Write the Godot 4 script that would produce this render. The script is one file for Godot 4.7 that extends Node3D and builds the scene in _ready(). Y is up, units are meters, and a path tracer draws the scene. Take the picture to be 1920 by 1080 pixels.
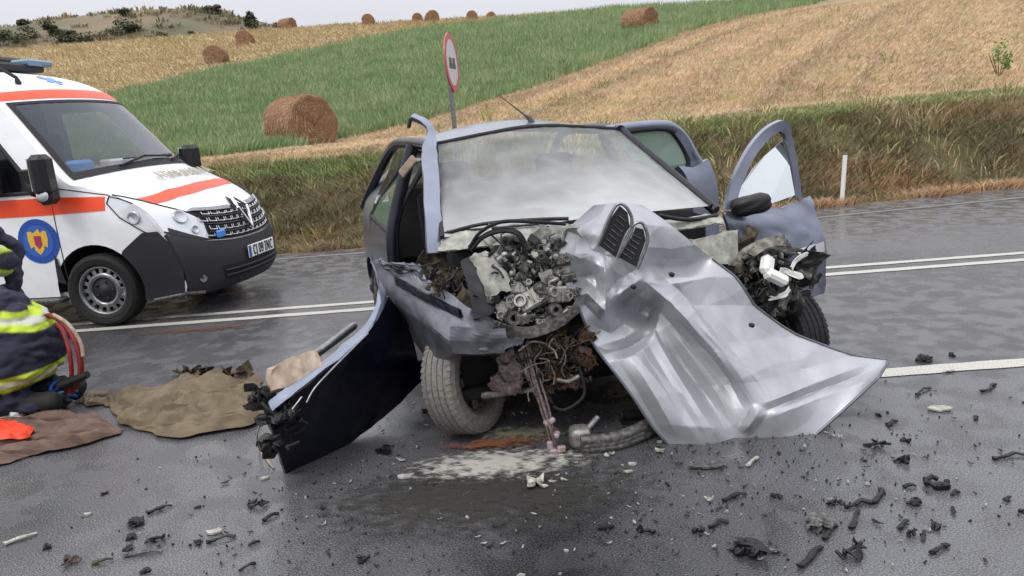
extends Node3D

const F := 1400.0
const EYE := 1.55
const PITCH := -12.3
const ROLL := -4.3

var cam: Camera3D
var cam_basis: Basis
var M := {}
var taken := {}
var n_land := FastNoiseLite.new()
var n_dent := FastNoiseLite.new()
var n_crease := FastNoiseLite.new()
var n_fold := FastNoiseLite.new()
var rng := RandomNumberGenerator.new()
var crisp := false
var supple := 1.0   # how far sheets follow a smooth curve (1) or straight creases (0)

# ---------------------------------------------------------------- helpers
func at(px: float, py: float, d: float) -> Vector3:
	var r := cam_basis * Vector3((px - 960.0) / F, -(py - 540.0) / F, -1.0)
	return Vector3(0, EYE, 0) + r * (d / -r.z)

func on_road(px: float, py: float, y := 0.0) -> Vector3:
	var r := cam_basis * Vector3((px - 960.0) / F, -(py - 540.0) / F, -1.0)
	return Vector3(0, EYE, 0) + r * ((y - EYE) / r.y)

func numbered(called: String) -> String:
	if not taken.has(called):
		taken[called] = 0
		return called
	taken[called] += 1
	return "%s_%03d" % [called, taken[called]]

func tag(o: Node3D, label: String, category: String, group := "", kind := "") -> Node3D:
	if label: o.set_meta("label", label)
	if category: o.set_meta("category", category)
	if group: o.set_meta("group", group)
	if kind: o.set_meta("kind", kind)
	return o

func thing(called: String, label: String, category: String, pos: Vector3, turn := 0.0, group := "") -> Node3D:
	var o := Node3D.new()
	o.name = numbered(called)
	add_child(o)
	o.position = pos
	o.rotation.y = turn
	tag(o, label, category, group)
	return o

func begin() -> SurfaceTool:
	var s := SurfaceTool.new()
	s.begin(Mesh.PRIMITIVE_TRIANGLES)
	return s

func done(s: SurfaceTool) -> ArrayMesh:
	s.generate_normals()
	return s.commit()

func obj(called: String, mesh: Mesh, mat: Material, parent: Node3D = null) -> MeshInstance3D:
	var o := MeshInstance3D.new()
	o.mesh = mesh
	o.material_override = mat
	if parent == null:
		o.name = numbered(called)
		add_child(o)
	else:
		o.name = called
		parent.add_child(o, true)
	return o

func put(called: String, s: SurfaceTool, mat: Material, parent: Node3D = null) -> MeshInstance3D:
	return obj(called, done(s), mat, parent)

func struct(called: String, s: SurfaceTool, mat: Material) -> MeshInstance3D:
	var o := put(called, s, mat)
	o.set_meta("kind", "structure")
	return o

func tri(s: SurfaceTool, a: Vector3, b: Vector3, c: Vector3) -> void:
	s.add_vertex(a); s.add_vertex(b); s.add_vertex(c)

func quad(s: SurfaceTool, a: Vector3, b: Vector3, c: Vector3, d: Vector3) -> void:
	tri(s, a, b, c); tri(s, a, c, d)

func cr(a, b, c, d, t: float):
	return b + 0.5 * t * ((c - a) + t * (2.0 * a - 5.0 * b + 4.0 * c - d + t * (3.0 * (b - c) + d - a)))

func along(p: Array, t: float):
	var n := p.size()
	if n == 1: return p[0]
	var i := clampi(int(floor(t)), 0, n - 2)
	return cr(p[maxi(i - 1, 0)], p[i], p[i + 1], p[mini(i + 2, n - 1)], t - i)

# planes meeting in sharp creases
func tent(p: Vector3) -> float:
	var v := 0.0
	for k in [Vector3(0.9, 0.5, 0.3), Vector3(-0.4, 1.1, 0.6), Vector3(0.7, -0.8, 0.4)]:
		v += absf(fposmod(p.dot(k) + 1.3 * n_fold.get_noise_3dv(p * 0.12), 2.0) - 1.0) - 0.5
	return v * 0.5

func bend(p: Array, t: float) -> Vector3:
	var i := clampi(int(floor(t)), 0, p.size() - 2)
	return (p[i] as Vector3).lerp(p[i + 1], t - i).lerp(along(p, t), supple)

func smooth_path(p: Array, k: int) -> Array:
	var out := []
	for i in range((p.size() - 1) * k + 1):
		out.append(along(p, float(i) / k))
	return out

func tube(s: SurfaceTool, p: Array, r, n := 8) -> void:
	var rings := []
	var side := Vector3.ZERO
	for i in p.size():
		var d: Vector3 = (p[mini(i + 1, p.size() - 1)] - p[maxi(i - 1, 0)]).normalized()
		if side == Vector3.ZERO:
			side = d.cross(Vector3.UP if absf(d.y) < 0.9 else Vector3.RIGHT).normalized()
		else:
			side = (side - d * side.dot(d)).normalized()
		var up := d.cross(side)
		var rad: float = r[i] if r is Array else r
		var ring := []
		for k in n:
			var a := TAU * k / n
			ring.append(p[i] + (side * cos(a) + up * sin(a)) * rad)
		rings.append(ring)
	s.set_smooth_group(1)
	for i in p.size() - 1:
		for k in n:
			quad(s, rings[i][k], rings[i][(k + 1) % n], rings[i + 1][(k + 1) % n], rings[i + 1][k])
	s.set_smooth_group(-1)
	for k in range(1, n - 1):
		tri(s, rings[0][0], rings[0][k + 1], rings[0][k])
		tri(s, rings[-1][0], rings[-1][k], rings[-1][k + 1])

# prof: Vector2(radius, height along the axis); axis is the transform's y
func lathe(s: SurfaceTool, prof: Array, n: int, xf: Transform3D, group := 1) -> void:
	s.set_smooth_group(group)
	for i in prof.size() - 1:
		for k in n:
			var a := TAU * k / n
			var b := TAU * (k + 1) / n
			var p: Vector2 = prof[i]
			var q: Vector2 = prof[i + 1]
			quad(s, xf * Vector3(p.x * cos(a), p.y, p.x * sin(a)), xf * Vector3(p.x * cos(b), p.y, p.x * sin(b)), xf * Vector3(q.x * cos(b), q.y, q.x * sin(b)), xf * Vector3(q.x * cos(a), q.y, q.x * sin(a)))

func box(s: SurfaceTool, xf: Transform3D, size: Vector3, bev := 0.004) -> void:
	var h := size * 0.5
	var b := minf(bev, minf(h.x, minf(h.y, h.z)) * 0.6)
	s.set_smooth_group(-1)
	var v := func(sx: float, sy: float, sz: float, f: int) -> Vector3:
		return xf * Vector3(sx * (h.x - (0.0 if f == 0 else b)), sy * (h.y - (0.0 if f == 1 else b)), sz * (h.z - (0.0 if f == 2 else b)))
	for g in [-1.0, 1.0]:
		quad(s, v.call(g, -1, -1, 0), v.call(g, 1, -1, 0), v.call(g, 1, 1, 0), v.call(g, -1, 1, 0))
		quad(s, v.call(-1, g, -1, 1), v.call(1, g, -1, 1), v.call(1, g, 1, 1), v.call(-1, g, 1, 1))
		quad(s, v.call(-1, -1, g, 2), v.call(1, -1, g, 2), v.call(1, 1, g, 2), v.call(-1, 1, g, 2))
		for k in [-1.0, 1.0]:
			quad(s, v.call(g, k, -1, 0), v.call(g, k, 1, 0), v.call(g, k, 1, 1), v.call(g, k, -1, 1))
			quad(s, v.call(g, -1, k, 0), v.call(g, 1, k, 0), v.call(g, 1, k, 2), v.call(g, -1, k, 2))
			quad(s, v.call(-1, g, k, 1), v.call(1, g, k, 1), v.call(1, g, k, 2), v.call(-1, g, k, 2))
			for j in [-1.0, 1.0]:
				tri(s, v.call(g, k, j, 0), v.call(g, k, j, 1), v.call(g, k, j, 2))

func frame_of(pos: Vector3, fwd: Vector3, up := Vector3.UP) -> Transform3D:
	# x = fwd
	var x := fwd.normalized()
	var z := x.cross(up).normalized()
	return Transform3D(Basis(x, z.cross(x), z), pos)

func beam(s: SurfaceTool, a: Vector3, b: Vector3, w: float, h: float, bev := 0.003, up := Vector3.UP) -> void:
	var up2 := up
	if absf((b - a).normalized().dot(up)) > 0.95: up2 = Vector3(0.1, 0, 1)
	box(s, frame_of((a + b) * 0.5, b - a, up2), Vector3(a.distance_to(b), h, w), bev)

# a bent sheet through a grid of points, with thickness; bump(p, u, v) -> offset
func sheet(s: SurfaceTool, rows: Array, nu: int, nv: int, thick: float, bump = null) -> void:
	var P := []
	for j in nv + 1:
		var tv := float(j) / nv * (rows.size() - 1)
		var line := []
		for i in nu + 1:
			var col := []
			for r in rows:
				col.append(bend(r, float(i) / nu * (r.size() - 1)))
			var p: Vector3 = bend(col, tv)
			if bump != null:
				p += (bump as Callable).call(p, float(i) / nu, float(j) / nv)
			line.append(p)
		P.append(line)
	var Q := []
	for j in nv + 1:
		var line := []
		for i in nu + 1:
			var du: Vector3 = P[j][mini(i + 1, nu)] - P[j][maxi(i - 1, 0)]
			var dv: Vector3 = P[mini(j + 1, nv)][i] - P[maxi(j - 1, 0)][i]
			line.append(P[j][i] - du.cross(dv).normalized() * thick)
		Q.append(line)
	for j in nv:
		for i in nu:
			s.set_smooth_group(-1 if crisp else 1)
			quad(s, P[j][i], P[j][i + 1], P[j + 1][i + 1], P[j + 1][i])
			s.set_smooth_group(-1 if crisp else 2)
			quad(s, Q[j][i], Q[j + 1][i], Q[j + 1][i + 1], Q[j][i + 1])
	s.set_smooth_group(-1)
	for j in nv:
		quad(s, P[j][0], P[j + 1][0], Q[j + 1][0], Q[j][0])
		quad(s, P[j][nu], Q[j][nu], Q[j + 1][nu], P[j + 1][nu])
	for i in nu:
		quad(s, P[0][i], Q[0][i], Q[0][i + 1], P[0][i + 1])
		quad(s, P[nv][i], P[nv][i + 1], Q[nv][i + 1], Q[nv][i])

# a flat outline laid over a surface: cut in cells, each vertex placed by where(Vector2) -> Vector3
func patch(s: SurfaceTool, outline: Array, cell: float, where: Callable, holes := [], group := 1) -> void:
	var poly := PackedVector2Array(outline)
	var lo := poly[0]
	var hi := poly[0]
	for q in poly:
		lo = lo.min(q)
		hi = hi.max(q)
	s.set_smooth_group(group)
	var nx := maxi(1, int(ceil((hi.x - lo.x) / cell)))
	var ny := maxi(1, int(ceil((hi.y - lo.y) / cell)))
	for j in ny:
		for i in nx:
			var a := lo + Vector2((hi.x - lo.x) * i / nx, (hi.y - lo.y) * j / ny)
			var b := lo + Vector2((hi.x - lo.x) * (i + 1) / nx, (hi.y - lo.y) * (j + 1) / ny)
			var pieces := Geometry2D.intersect_polygons(PackedVector2Array([a, Vector2(b.x, a.y), b, Vector2(a.x, b.y)]), poly)
			for h in holes:
				var left: Array[PackedVector2Array] = []
				for q in pieces:
					left.append_array(Geometry2D.clip_polygons(q, PackedVector2Array(h)))
				pieces = left
			for q in pieces:
				var t := Geometry2D.triangulate_polygon(q)
				for k in range(0, t.size(), 3):
					tri(s, where.call(q[t[k]]), where.call(q[t[k + 1]]), where.call(q[t[k + 2]]))

# a flat plate from a 3D outline with thickness
func plate(s: SurfaceTool, pts: Array, thick: float) -> void:
	var c := Vector3.ZERO
	for p in pts: c += p
	c /= pts.size()
	var n := Vector3.ZERO
	for i in pts.size():
		n += (pts[i] - c).cross(pts[(i + 1) % pts.size()] - c)
	n = n.normalized()
	var ex: Vector3 = (pts[0] - c).normalized()
	var ey := n.cross(ex)
	var flat := PackedVector2Array()
	for p in pts: flat.append(Vector2((p - c).dot(ex), (p - c).dot(ey)))
	var t := Geometry2D.triangulate_polygon(flat)
	s.set_smooth_group(-1)
	for k in range(0, t.size(), 3):
		tri(s, pts[t[k]] + n * thick * 0.5, pts[t[k + 2]] + n * thick * 0.5, pts[t[k + 1]] + n * thick * 0.5)
		tri(s, pts[t[k]] - n * thick * 0.5, pts[t[k + 1]] - n * thick * 0.5, pts[t[k + 2]] - n * thick * 0.5)
	for i in pts.size():
		var j := (i + 1) % pts.size()
		quad(s, pts[i] + n * thick * 0.5, pts[j] + n * thick * 0.5, pts[j] - n * thick * 0.5, pts[i] - n * thick * 0.5)

func rand_basis() -> Basis:
	return Basis.from_euler(Vector3(rng.randf_range(-PI, PI), rng.randf_range(-PI, PI), rng.randf_range(-PI, PI)))

# an irregular broken flat piece, folded along its middle
func shard(s: SurfaceTool, xf: Transform3D, size: Vector2, thick: float, fold := 0.2) -> void:
	var n := rng.randi_range(5, 8)
	var top := []
	var bot := []
	var a0 := rng.randf() * TAU
	for i in n:
		var a := a0 + TAU * (i + rng.randf_range(-0.3, 0.3)) / n
		var r := rng.randf_range(0.55, 1.0) * 0.5
		var p := Vector3(cos(a) * r * size.x, 0, sin(a) * r * size.y)
		p.y = absf(p.x) * fold + rng.randf_range(0, 0.06) * size.y
		top.append(xf * (p + Vector3(0, thick, 0)))
		bot.append(xf * p)
	var ct := xf * Vector3(0, thick, 0)
	var cb := xf * Vector3(0, 0, 0)
	s.set_smooth_group(-1)
	for i in n:
		var j := (i + 1) % n
		tri(s, ct, top[i], top[j])
		tri(s, cb, bot[j], bot[i])
		quad(s, top[i], bot[i], bot[j], top[j])

# a lump with dents: a broken casting or a moulded bracket
func lump(s: SurfaceTool, xf: Transform3D, size: Vector3, rough := 0.35, nu := 9, nv := 6, smooth := false) -> void:
	var o := Vector3(rng.randf(), rng.randf(), rng.randf()) * 50.0
	var P := []
	for j in nv + 1:
		var line := []
		for i in nu:
			var th := TAU * i / nu
			var ph := PI * j / nv
			var d := Vector3(sin(ph) * cos(th), cos(ph), sin(ph) * sin(th))
			var box_r := 1.0 / pow(pow(absf(d.x), 4) + pow(absf(d.y), 4) + pow(absf(d.z), 4), 0.25)
			var r := 0.5 * box_r * (1.0 + rough * n_dent.get_noise_3dv((d + o) * 22.0) * 2.0)
			line.append(xf * (d * r * size))
		P.append(line)
	s.set_smooth_group(1 if smooth else -1)
	for j in nv:
		for i in nu:
			quad(s, P[j][i], P[j][(i + 1) % nu], P[j + 1][(i + 1) % nu], P[j + 1][i])

func jumble(s: SurfaceTool, lo: Vector3, hi: Vector3, xf: Transform3D, n: int, size: float, kinds := "spbt") -> void:
	for i in n:
		var p := Vector3(rng.randf_range(lo.x, hi.x), rng.randf_range(lo.y, hi.y), rng.randf_range(lo.z, hi.z))
		var t := xf * Transform3D(rand_basis(), p)
		var k := size * rng.randf_range(0.45, 1.3)
		match kinds[rng.randi() % kinds.length()]:
			"x": box(s, t, Vector3(k, k * rng.randf_range(0.15, 0.5), k * rng.randf_range(0.3, 0.8)) * 0.8, k * 0.06)
			"s": shard(s, t, Vector2(k, k * rng.randf_range(0.4, 1.0)), 0.003, rng.randf_range(-0.8, 0.8))
			"p":
				var q := [p]
				for m in 3: q.append(q[-1] + Vector3(rng.randf_range(-1, 1), rng.randf_range(-1, 1), rng.randf_range(-0.6, 0.6)) * k * 0.5)
				var w := []
				for e in smooth_path(q, 4): w.append(xf * e)
				tube(s, w, rng.randf_range(0.004, 0.011), 6)
			"b": lump(s, t, Vector3(k, k * rng.randf_range(0.3, 0.9), k * rng.randf_range(0.3, 0.7)), 0.4)
			"t": lathe(s, [Vector2(0, -k * 0.2), Vector2(k * 0.3, -k * 0.2), Vector2(k * 0.34, -k * 0.12), Vector2(k * 0.34, k * 0.12), Vector2(k * 0.25, k * 0.2), Vector2(0, k * 0.2)], 12, t, -1)

# a machined casting: body with ribs, a flanged port, bolts
func casting(s: SurfaceTool, xf: Transform3D, k: float) -> void:
	box(s, xf, Vector3(k, k * 0.62, k * 0.5), k * 0.07)
	for i in 3: box(s, xf * Transform3D(Basis(), Vector3((i - 1) * k * 0.3, rng.randf_range(-0.1, 0.1) * k, k * 0.27)), Vector3(k * 0.05, k * 0.5, k * 0.12), k * 0.015)
	var turn := Basis(Vector3.RIGHT, PI / 2)
	for i in 2:
		var q := Vector3((i - 0.5) * k * rng.randf_range(0.5, 0.9), rng.randf_range(-0.25, 0.3) * k, k * 0.2)
		var w := k * rng.randf_range(0.12, 0.22)
		lathe(s, [Vector2(w, 0), Vector2(w, k * 0.16), Vector2(w * 0.9, k * 0.2), Vector2(w * 0.62, k * 0.2), Vector2(w * 0.55, k * 0.06), Vector2(0, k * 0.05)], 14, xf * Transform3D(turn, q), -1)
		for j in 3: lathe(s, [Vector2(k * 0.03, 0), Vector2(k * 0.03, k * 0.24), Vector2(0, k * 0.25)], 6, xf * Transform3D(turn, q + Vector3(cos(j * 2.1), sin(j * 2.1), 0) * w * 1.25), -1)
	tube(s, [xf * Vector3(-k * 0.4, k * 0.2, 0), xf * Vector3(-k * 0.45, k * 0.5, k * 0.1), xf * Vector3(-k * 0.1, k * 0.62, k * 0.16)], k * 0.06, 8)

func wires(s: SurfaceTool, lo: Vector3, hi: Vector3, xf: Transform3D, n: int, len: float, r: float) -> void:
	for i in n:
		var p := Vector3(rng.randf_range(lo.x, hi.x), rng.randf_range(lo.y, hi.y), rng.randf_range(lo.z, hi.z))
		var d := Vector3(rng.randfn(), rng.randfn() * 0.8, rng.randfn() * 0.3).normalized()
		var q := [p]
		for m in 4:
			d = (d + Vector3(rng.randfn(), rng.randfn() - 0.25, rng.randfn() * 0.4) * 0.55).normalized()
			q.append(q[-1] + d * len * 0.25)
		var w := []
		for e in smooth_path(q, 5): w.append(xf * e)
		tube(s, w, r * rng.randf_range(0.6, 1.5), 5)

# a torn piece of sheet metal, curved and creased
func scrap(s: SurfaceTool, xf: Transform3D, a: float, b: float, curl: float) -> void:
	var rows := []
	var o := rng.randf() * 60.0
	for j in 4:
		var line := []
		for i in 4:
			var x := (i / 3.0 - 0.5) * a + rng.randf_range(-0.09, 0.09) * a
			var y := (j / 3.0 - 0.5) * b + rng.randf_range(-0.09, 0.09) * b
			line.append(xf * Vector3(x, y, curl * (x * x / a + 0.5 * y * absf(y) / b) * 2.0))
		rows.append(line)
	crisp = true
	sheet(s, rows, 9, 9, 0.003, func(p: Vector3, _u: float, _v: float) -> Vector3: return Vector3(0, 0.3, 1) * n_crease.get_noise_3dv(p * 2.6 + Vector3(o, 0, 0)) * 0.12 * minf(a, b))
	crisp = false

# ---------------------------------------------------------------- materials
func noise_image(size: int, freq: float, oct: int, sd: int, type := FastNoiseLite.TYPE_SIMPLEX_SMOOTH, ridged := false) -> Image:
	var n := FastNoiseLite.new()
	n.seed = sd
	n.noise_type = type
	n.frequency = freq
	n.fractal_octaves = oct
	n.fractal_type = FastNoiseLite.FRACTAL_RIDGED if ridged else FastNoiseLite.FRACTAL_FBM
	return n.get_seamless_image(size, size)

func toned(im: Image, lo: Color, hi: Color, power := 1.0) -> ImageTexture:
	var w := im.get_width()
	var d := im.get_data()
	var out := PackedByteArray()
	out.resize(w * w * 3)
	var lut := []
	for i in 256:
		lut.append(lo.lerp(hi, pow(i / 255.0, power)))
	for i in w * w:
		var c: Color = lut[d[i]]
		out[i * 3] = int(c.r * 255)
		out[i * 3 + 1] = int(c.g * 255)
		out[i * 3 + 2] = int(c.b * 255)
	return ImageTexture.create_from_image(Image.create_from_data(w, w, false, Image.FORMAT_RGB8, out))

func normal_tex(im: Image, k: float) -> ImageTexture:
	var c: Image = im.duplicate()
	c.convert(Image.FORMAT_RGBA8)
	c.bump_map_to_normal_map(k)
	return ImageTexture.create_from_image(c)

func mat(color: Color, rough: float, metal := 0.0, tex: Texture2D = null, scale := 1.0, nrm: Texture2D = null, nk := 1.0) -> StandardMaterial3D:
	var m := StandardMaterial3D.new()
	m.albedo_color = color
	m.roughness = rough
	m.metallic = metal
	m.cull_mode = BaseMaterial3D.CULL_DISABLED
	if tex or nrm:
		m.uv1_triplanar = true
		m.uv1_scale = Vector3.ONE * scale
	if tex: m.albedo_texture = tex
	if nrm:
		m.normal_enabled = true
		m.normal_texture = nrm
		m.normal_scale = nk
	return m

func glass(color: Color, alpha: float) -> StandardMaterial3D:
	var m := StandardMaterial3D.new()
	m.albedo_color = Color(color.r, color.g, color.b, alpha)
	m.transparency = BaseMaterial3D.TRANSPARENCY_ALPHA
	m.roughness = 0.04
	m.cull_mode = BaseMaterial3D.CULL_DISABLED
	return m

func make_materials() -> void:
	n_land.seed = 5; n_land.frequency = 0.12; n_land.fractal_octaves = 3
	n_dent.seed = 9; n_dent.frequency = 0.09; n_dent.fractal_octaves = 2
	n_crease.seed = 11; n_crease.frequency = 3.2; n_crease.fractal_type = FastNoiseLite.FRACTAL_RIDGED; n_crease.fractal_octaves = 2
	n_fold.seed = 17; n_fold.frequency = 2.2; n_fold.fractal_octaves = 2
	var i_fine := noise_image(512, 0.09, 3, 1)
	var i_blot := noise_image(512, 0.012, 5, 2)
	var i_grain := noise_image(1024, 0.16, 2, 3)
	var i_pool := noise_image(1024, 0.006, 4, 4)
	var i_crack := noise_image(512, 0.02, 3, 6, FastNoiseLite.TYPE_SIMPLEX_SMOOTH, true)
	var i_weave := noise_image(256, 0.2, 2, 7)
	var dirt := toned(i_blot, Color(0.62, 0.6, 0.57), Color(1, 1, 1), 0.8)
	var dust := toned(i_blot, Color(0.35, 0.33, 0.3), Color(1, 1, 1), 1.2)
	var speck := toned(i_fine, Color(0.45, 0.44, 0.43), Color(1, 1, 1))
	var n_fine := normal_tex(i_fine, 3.0)
	var n_soft := normal_tex(i_blot, 6.0)
	var n_crack := normal_tex(i_crack, 5.0)
	# asphalt: aggregate grain plus pools where the film of water is thicker
	var road_col := toned(i_grain, Color(0.17, 0.17, 0.175), Color(0.53, 0.53, 0.54), 1.15)
	var a := i_grain.get_data()
	var b := i_pool.get_data()
	var rough := PackedByteArray()
	rough.resize(a.size())
	var height := PackedByteArray()
	height.resize(a.size())
	for i in a.size():
		var pool := clampf((b[i] / 255.0 - 0.38) * 3.2, 0, 1)
		rough[i] = int(255 * clampf(lerpf(0.07, 0.36, pool) + (a[i] / 255.0 - 0.5) * 0.18, 0.04, 1.0))
		height[i] = int(128 + (a[i] - 128) * lerpf(0.3, 1.0, pool))
	var i_h := Image.create_from_data(1024, 1024, false, Image.FORMAT_L8, height)
	M.road = mat(Color(1, 1, 1), 1.0, 0.0, road_col, 0.62, normal_tex(i_h, 2.5), 0.55)
	M.road.uv1_world_triplanar = true
	M.road.vertex_color_use_as_albedo = true
	M.road.roughness_texture = ImageTexture.create_from_image(Image.create_from_data(1024, 1024, false, Image.FORMAT_L8, rough))
	M.line = mat(Color(0.83, 0.82, 0.78), 0.5, 0.0, toned(i_fine, Color(0.5, 0.5, 0.48), Color(1, 1, 1), 0.5), 1.5, n_fine, 0.4)
	M.line_worn = mat(Color(0.58, 0.58, 0.56), 0.5, 0.0, toned(i_fine, Color(0.4, 0.4, 0.4), Color(1, 1, 1), 0.8), 1.5, n_fine, 0.4)
	M.line.uv1_world_triplanar = true
	M.land = mat(Color(1, 1, 1), 0.95, 0.0, toned(i_fine, Color(0.55, 0.55, 0.55), Color(1, 1, 1)), 0.5, n_fine, 1.0)
	M.land.uv1_world_triplanar = true
	M.land.vertex_color_use_as_albedo = true
	M.blade = mat(Color(1, 1, 1), 0.75)
	M.blade.vertex_color_use_as_albedo = true
	M.blade.backlight_enabled = true
	M.blade.backlight = Color(0.3, 0.3, 0.3)
	M.vertex = mat(Color(1, 1, 1), 0.8, 0.0, speck, 2.0, n_fine, 0.6)
	M.vertex.vertex_color_use_as_albedo = true
	# car
	M.paint = mat(Color(0.53, 0.555, 0.62), 0.28, 0.66, toned(i_blot, Color(0.85, 0.85, 0.84), Color(1, 1, 1)), 0.9, n_soft, 0.03)
	M.paint.clearcoat_enabled = true
	M.paint.clearcoat = 0.5
	M.paint.clearcoat_roughness = 0.15
	M.hood = mat(Color(0.70, 0.71, 0.73), 0.40, 0.45, toned(i_blot, Color(0.88, 0.875, 0.86), Color(1, 1, 1), 0.7), 1.1, n_fine, 0.06)
	M.wing = mat(Color(0.50, 0.515, 0.555), 0.38, 0.5, dirt, 1.4)
	M.dark_navy = mat(Color(0.075, 0.085, 0.16), 0.3, 0.2, dirt, 1.0, n_soft, 0.1)  # on the torn door this navy holds asphalt reflected in silver paint
	M.dusty_metal = mat(Color(0.74, 0.73, 0.70), 0.6, 0.3, dust, 4.0, n_fine, 0.7)
	M.cast = mat(Color(0.70, 0.70, 0.69), 0.42, 0.45, dirt, 5.0, n_fine, 0.6)
	M.dust_white = mat(Color(0.73, 0.74, 0.71), 0.85, 0.0, dirt, 3.0, n_fine, 0.8)
	M.rust = mat(Color(0.50, 0.40, 0.28), 0.85, 0.1, dust, 5.0, n_fine, 0.9)
	M.mud = mat(Color(0.47, 0.42, 0.36), 0.85, 0.0, dust, 5.0, n_fine, 0.9)
	M.black = mat(Color(0.085, 0.085, 0.09), 0.5, 0.0, speck, 3.0, n_fine, 0.3)
	M.void = mat(Color(0.05, 0.05, 0.055), 0.8)
	M.rubber = mat(Color(0.13, 0.13, 0.135), 0.75, 0.0, speck, 4.0, n_fine, 0.5)
	M.tyre_dusty = mat(Color(0.56, 0.55, 0.53), 0.85, 0.0, dirt, 6.0, n_fine, 0.3)
	M.cloth_dark = mat(Color(0.10, 0.105, 0.12), 0.9, 0.0, speck, 4.0)
	M.beige = mat(Color(0.72, 0.65, 0.58), 0.7, 0.0, dirt, 3.0)
	M.chrome = mat(Color(0.86, 0.86, 0.87), 0.16, 1.0)
	M.wire = mat(Color(0.66, 0.60, 0.58), 0.6, 0.0, dust, 6.0)
	M.copper = mat(Color(0.46, 0.33, 0.24), 0.6, 0.3, dust, 6.0)
	M.frost = mat(Color(0.69, 0.705, 0.70), 0.27, 0.0, null, 1.2, n_crack, 0.16)
	M.frost.vertex_color_use_as_albedo = true
	M.frost.transparency = BaseMaterial3D.TRANSPARENCY_ALPHA
	M.pane = glass(Color(0.55, 0.65, 0.62), 0.25)
	M.pane_dark = glass(Color(0.10, 0.13, 0.14), 0.55)
	M.mirror = mat(Color(0.9, 0.92, 0.92), 0.03, 1.0)
	# ambulance
	M.white = mat(Color(0.945, 0.95, 0.965), 0.25, 0.0, toned(i_blot, Color(0.94, 0.94, 0.93), Color(1, 1, 1)), 0.6)
	M.white.clearcoat_enabled = true
	M.white.clearcoat = 0.6
	M.orange = mat(Color(0.93, 0.30, 0.13), 0.35)
	M.bumper = mat(Color(0.20, 0.20, 0.225), 0.6, 0.0, speck, 6.0, n_fine, 0.3)
	M.gap = mat(Color(0.12, 0.12, 0.13), 0.7)
	M.blue = mat(Color(0.12, 0.30, 0.62), 0.4)
	M.blue_light = mat(Color(0.30, 0.55, 0.85), 0.35)
	M.yellow = mat(Color(0.86, 0.70, 0.22), 0.5)
	M.red = mat(Color(0.72, 0.10, 0.09), 0.5, 0.0, dirt, 3.0)
	M.hose = mat(Color(0.58, 0.13, 0.12), 0.55, 0.0, dirt, 3.0)
	M.lamp = mat(Color(0.83, 0.845, 0.86), 0.10, 0.15)
	M.lamp_bowl = mat(Color(0.72, 0.74, 0.76), 0.12, 0.4)
	M.lens = glass(Color(0.95, 0.96, 0.97), 0.12)
	M.steel = mat(Color(0.66, 0.67, 0.69), 0.35, 0.85, dirt, 4.0)
	M.dark_glass = mat(Color(0.12, 0.15, 0.20), 0.08, 0.1)
	# others
	M.navy = mat(Color(1, 1, 1), 0.85, 0.0, toned(i_weave, Color(0.75, 0.75, 0.75), Color(1, 1, 1)), 5.0, normal_tex(i_blot, 8.0), 0.6)
	M.navy.vertex_color_use_as_albedo = true
	M.tarp = mat(Color(0.50, 0.445, 0.35), 0.8, 0.0, dirt, 1.2, n_fine, 0.12)
	M.mat_brown = mat(Color(0.45, 0.36, 0.31), 0.75, 0.0, dirt, 1.4, n_fine, 0.15)
	M.bale = mat(Color(1, 1, 1), 0.95, 0.0, toned(i_fine, Color(0.5, 0.45, 0.4), Color(1, 1, 1)), 2.0, n_fine, 1.2)
	M.bale.vertex_color_use_as_albedo = true
	M.plastic_white = mat(Color(0.88, 0.88, 0.86), 0.45)
	M.chip = mat(Color(0.76, 0.76, 0.73), 0.5, 0.0, dirt, 4.0)
	M.plastic_grey = mat(Color(0.55, 0.55, 0.55), 0.5, 0.2, dust, 5.0)
	M.signred = mat(Color(0.74, 0.33, 0.35), 0.4)
	M.signback = mat(Color(0.80, 0.79, 0.82), 0.45, 0.2)
	M.powder = mat(Color(1, 1, 1), 0.9, 0.0, speck, 6.0, n_fine, 1.0)
	M.powder.vertex_color_use_as_albedo = true
	M.powder.transparency = BaseMaterial3D.TRANSPARENCY_ALPHA

# ---------------------------------------------------------------- land
func sm(a: float, b: float, x: float) -> float:
	return smoothstep(a, b, x)

func road_end(x: float) -> float:
	return 10.5 + 0.2 * clampf(x - 2.0, 0.0, 6.0)

func land(x: float, d: float) -> float:
	var de := road_end(x)
	var e := d - de
	if e <= 0.0: return 0.0
	var y := -0.10 * sm(0, 0.6, e) * (1 - sm(0.9, 1.8, e)) + 1.3 * sm(0.6, 3.4, e)
	y += 0.176 * maxf(0, d - 17.2) + 0.03 * sm(2.5, 5, e) * (e - 2.5) * (1 - sm(5, 9, e))
	y += 0.045 * clampf(x, -4, 9) * sm(14, 22, d) * (1 - sm(35, 60, d)) - (0.02 * clampf(x, -18, 22) + 0.1) * sm(45, 75, d)
	y -= 0.21 * maxf(0, d - 80) * sm(76, 92, d)
	var hill := (44 + 1.5 * cos(x * 0.05)) * exp(-pow((d - 290) / 75.0, 2)) * (1 - 0.30 * sm(-110, -40, x))
	return y + hill * sm(100, 220, d)

func ground_at(x: float, d: float) -> Vector3:
	return Vector3(x, land(x, d), -d)

func table(t: Array, x: float) -> float:
	if x <= t[0].x: return t[0].y
	for i in t.size() - 1:
		if x < t[i + 1].x:
			return lerpf(t[i].y, t[i + 1].y, (x - t[i].x) / (t[i + 1].x - t[i].x))
	return t[-1].y

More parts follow.
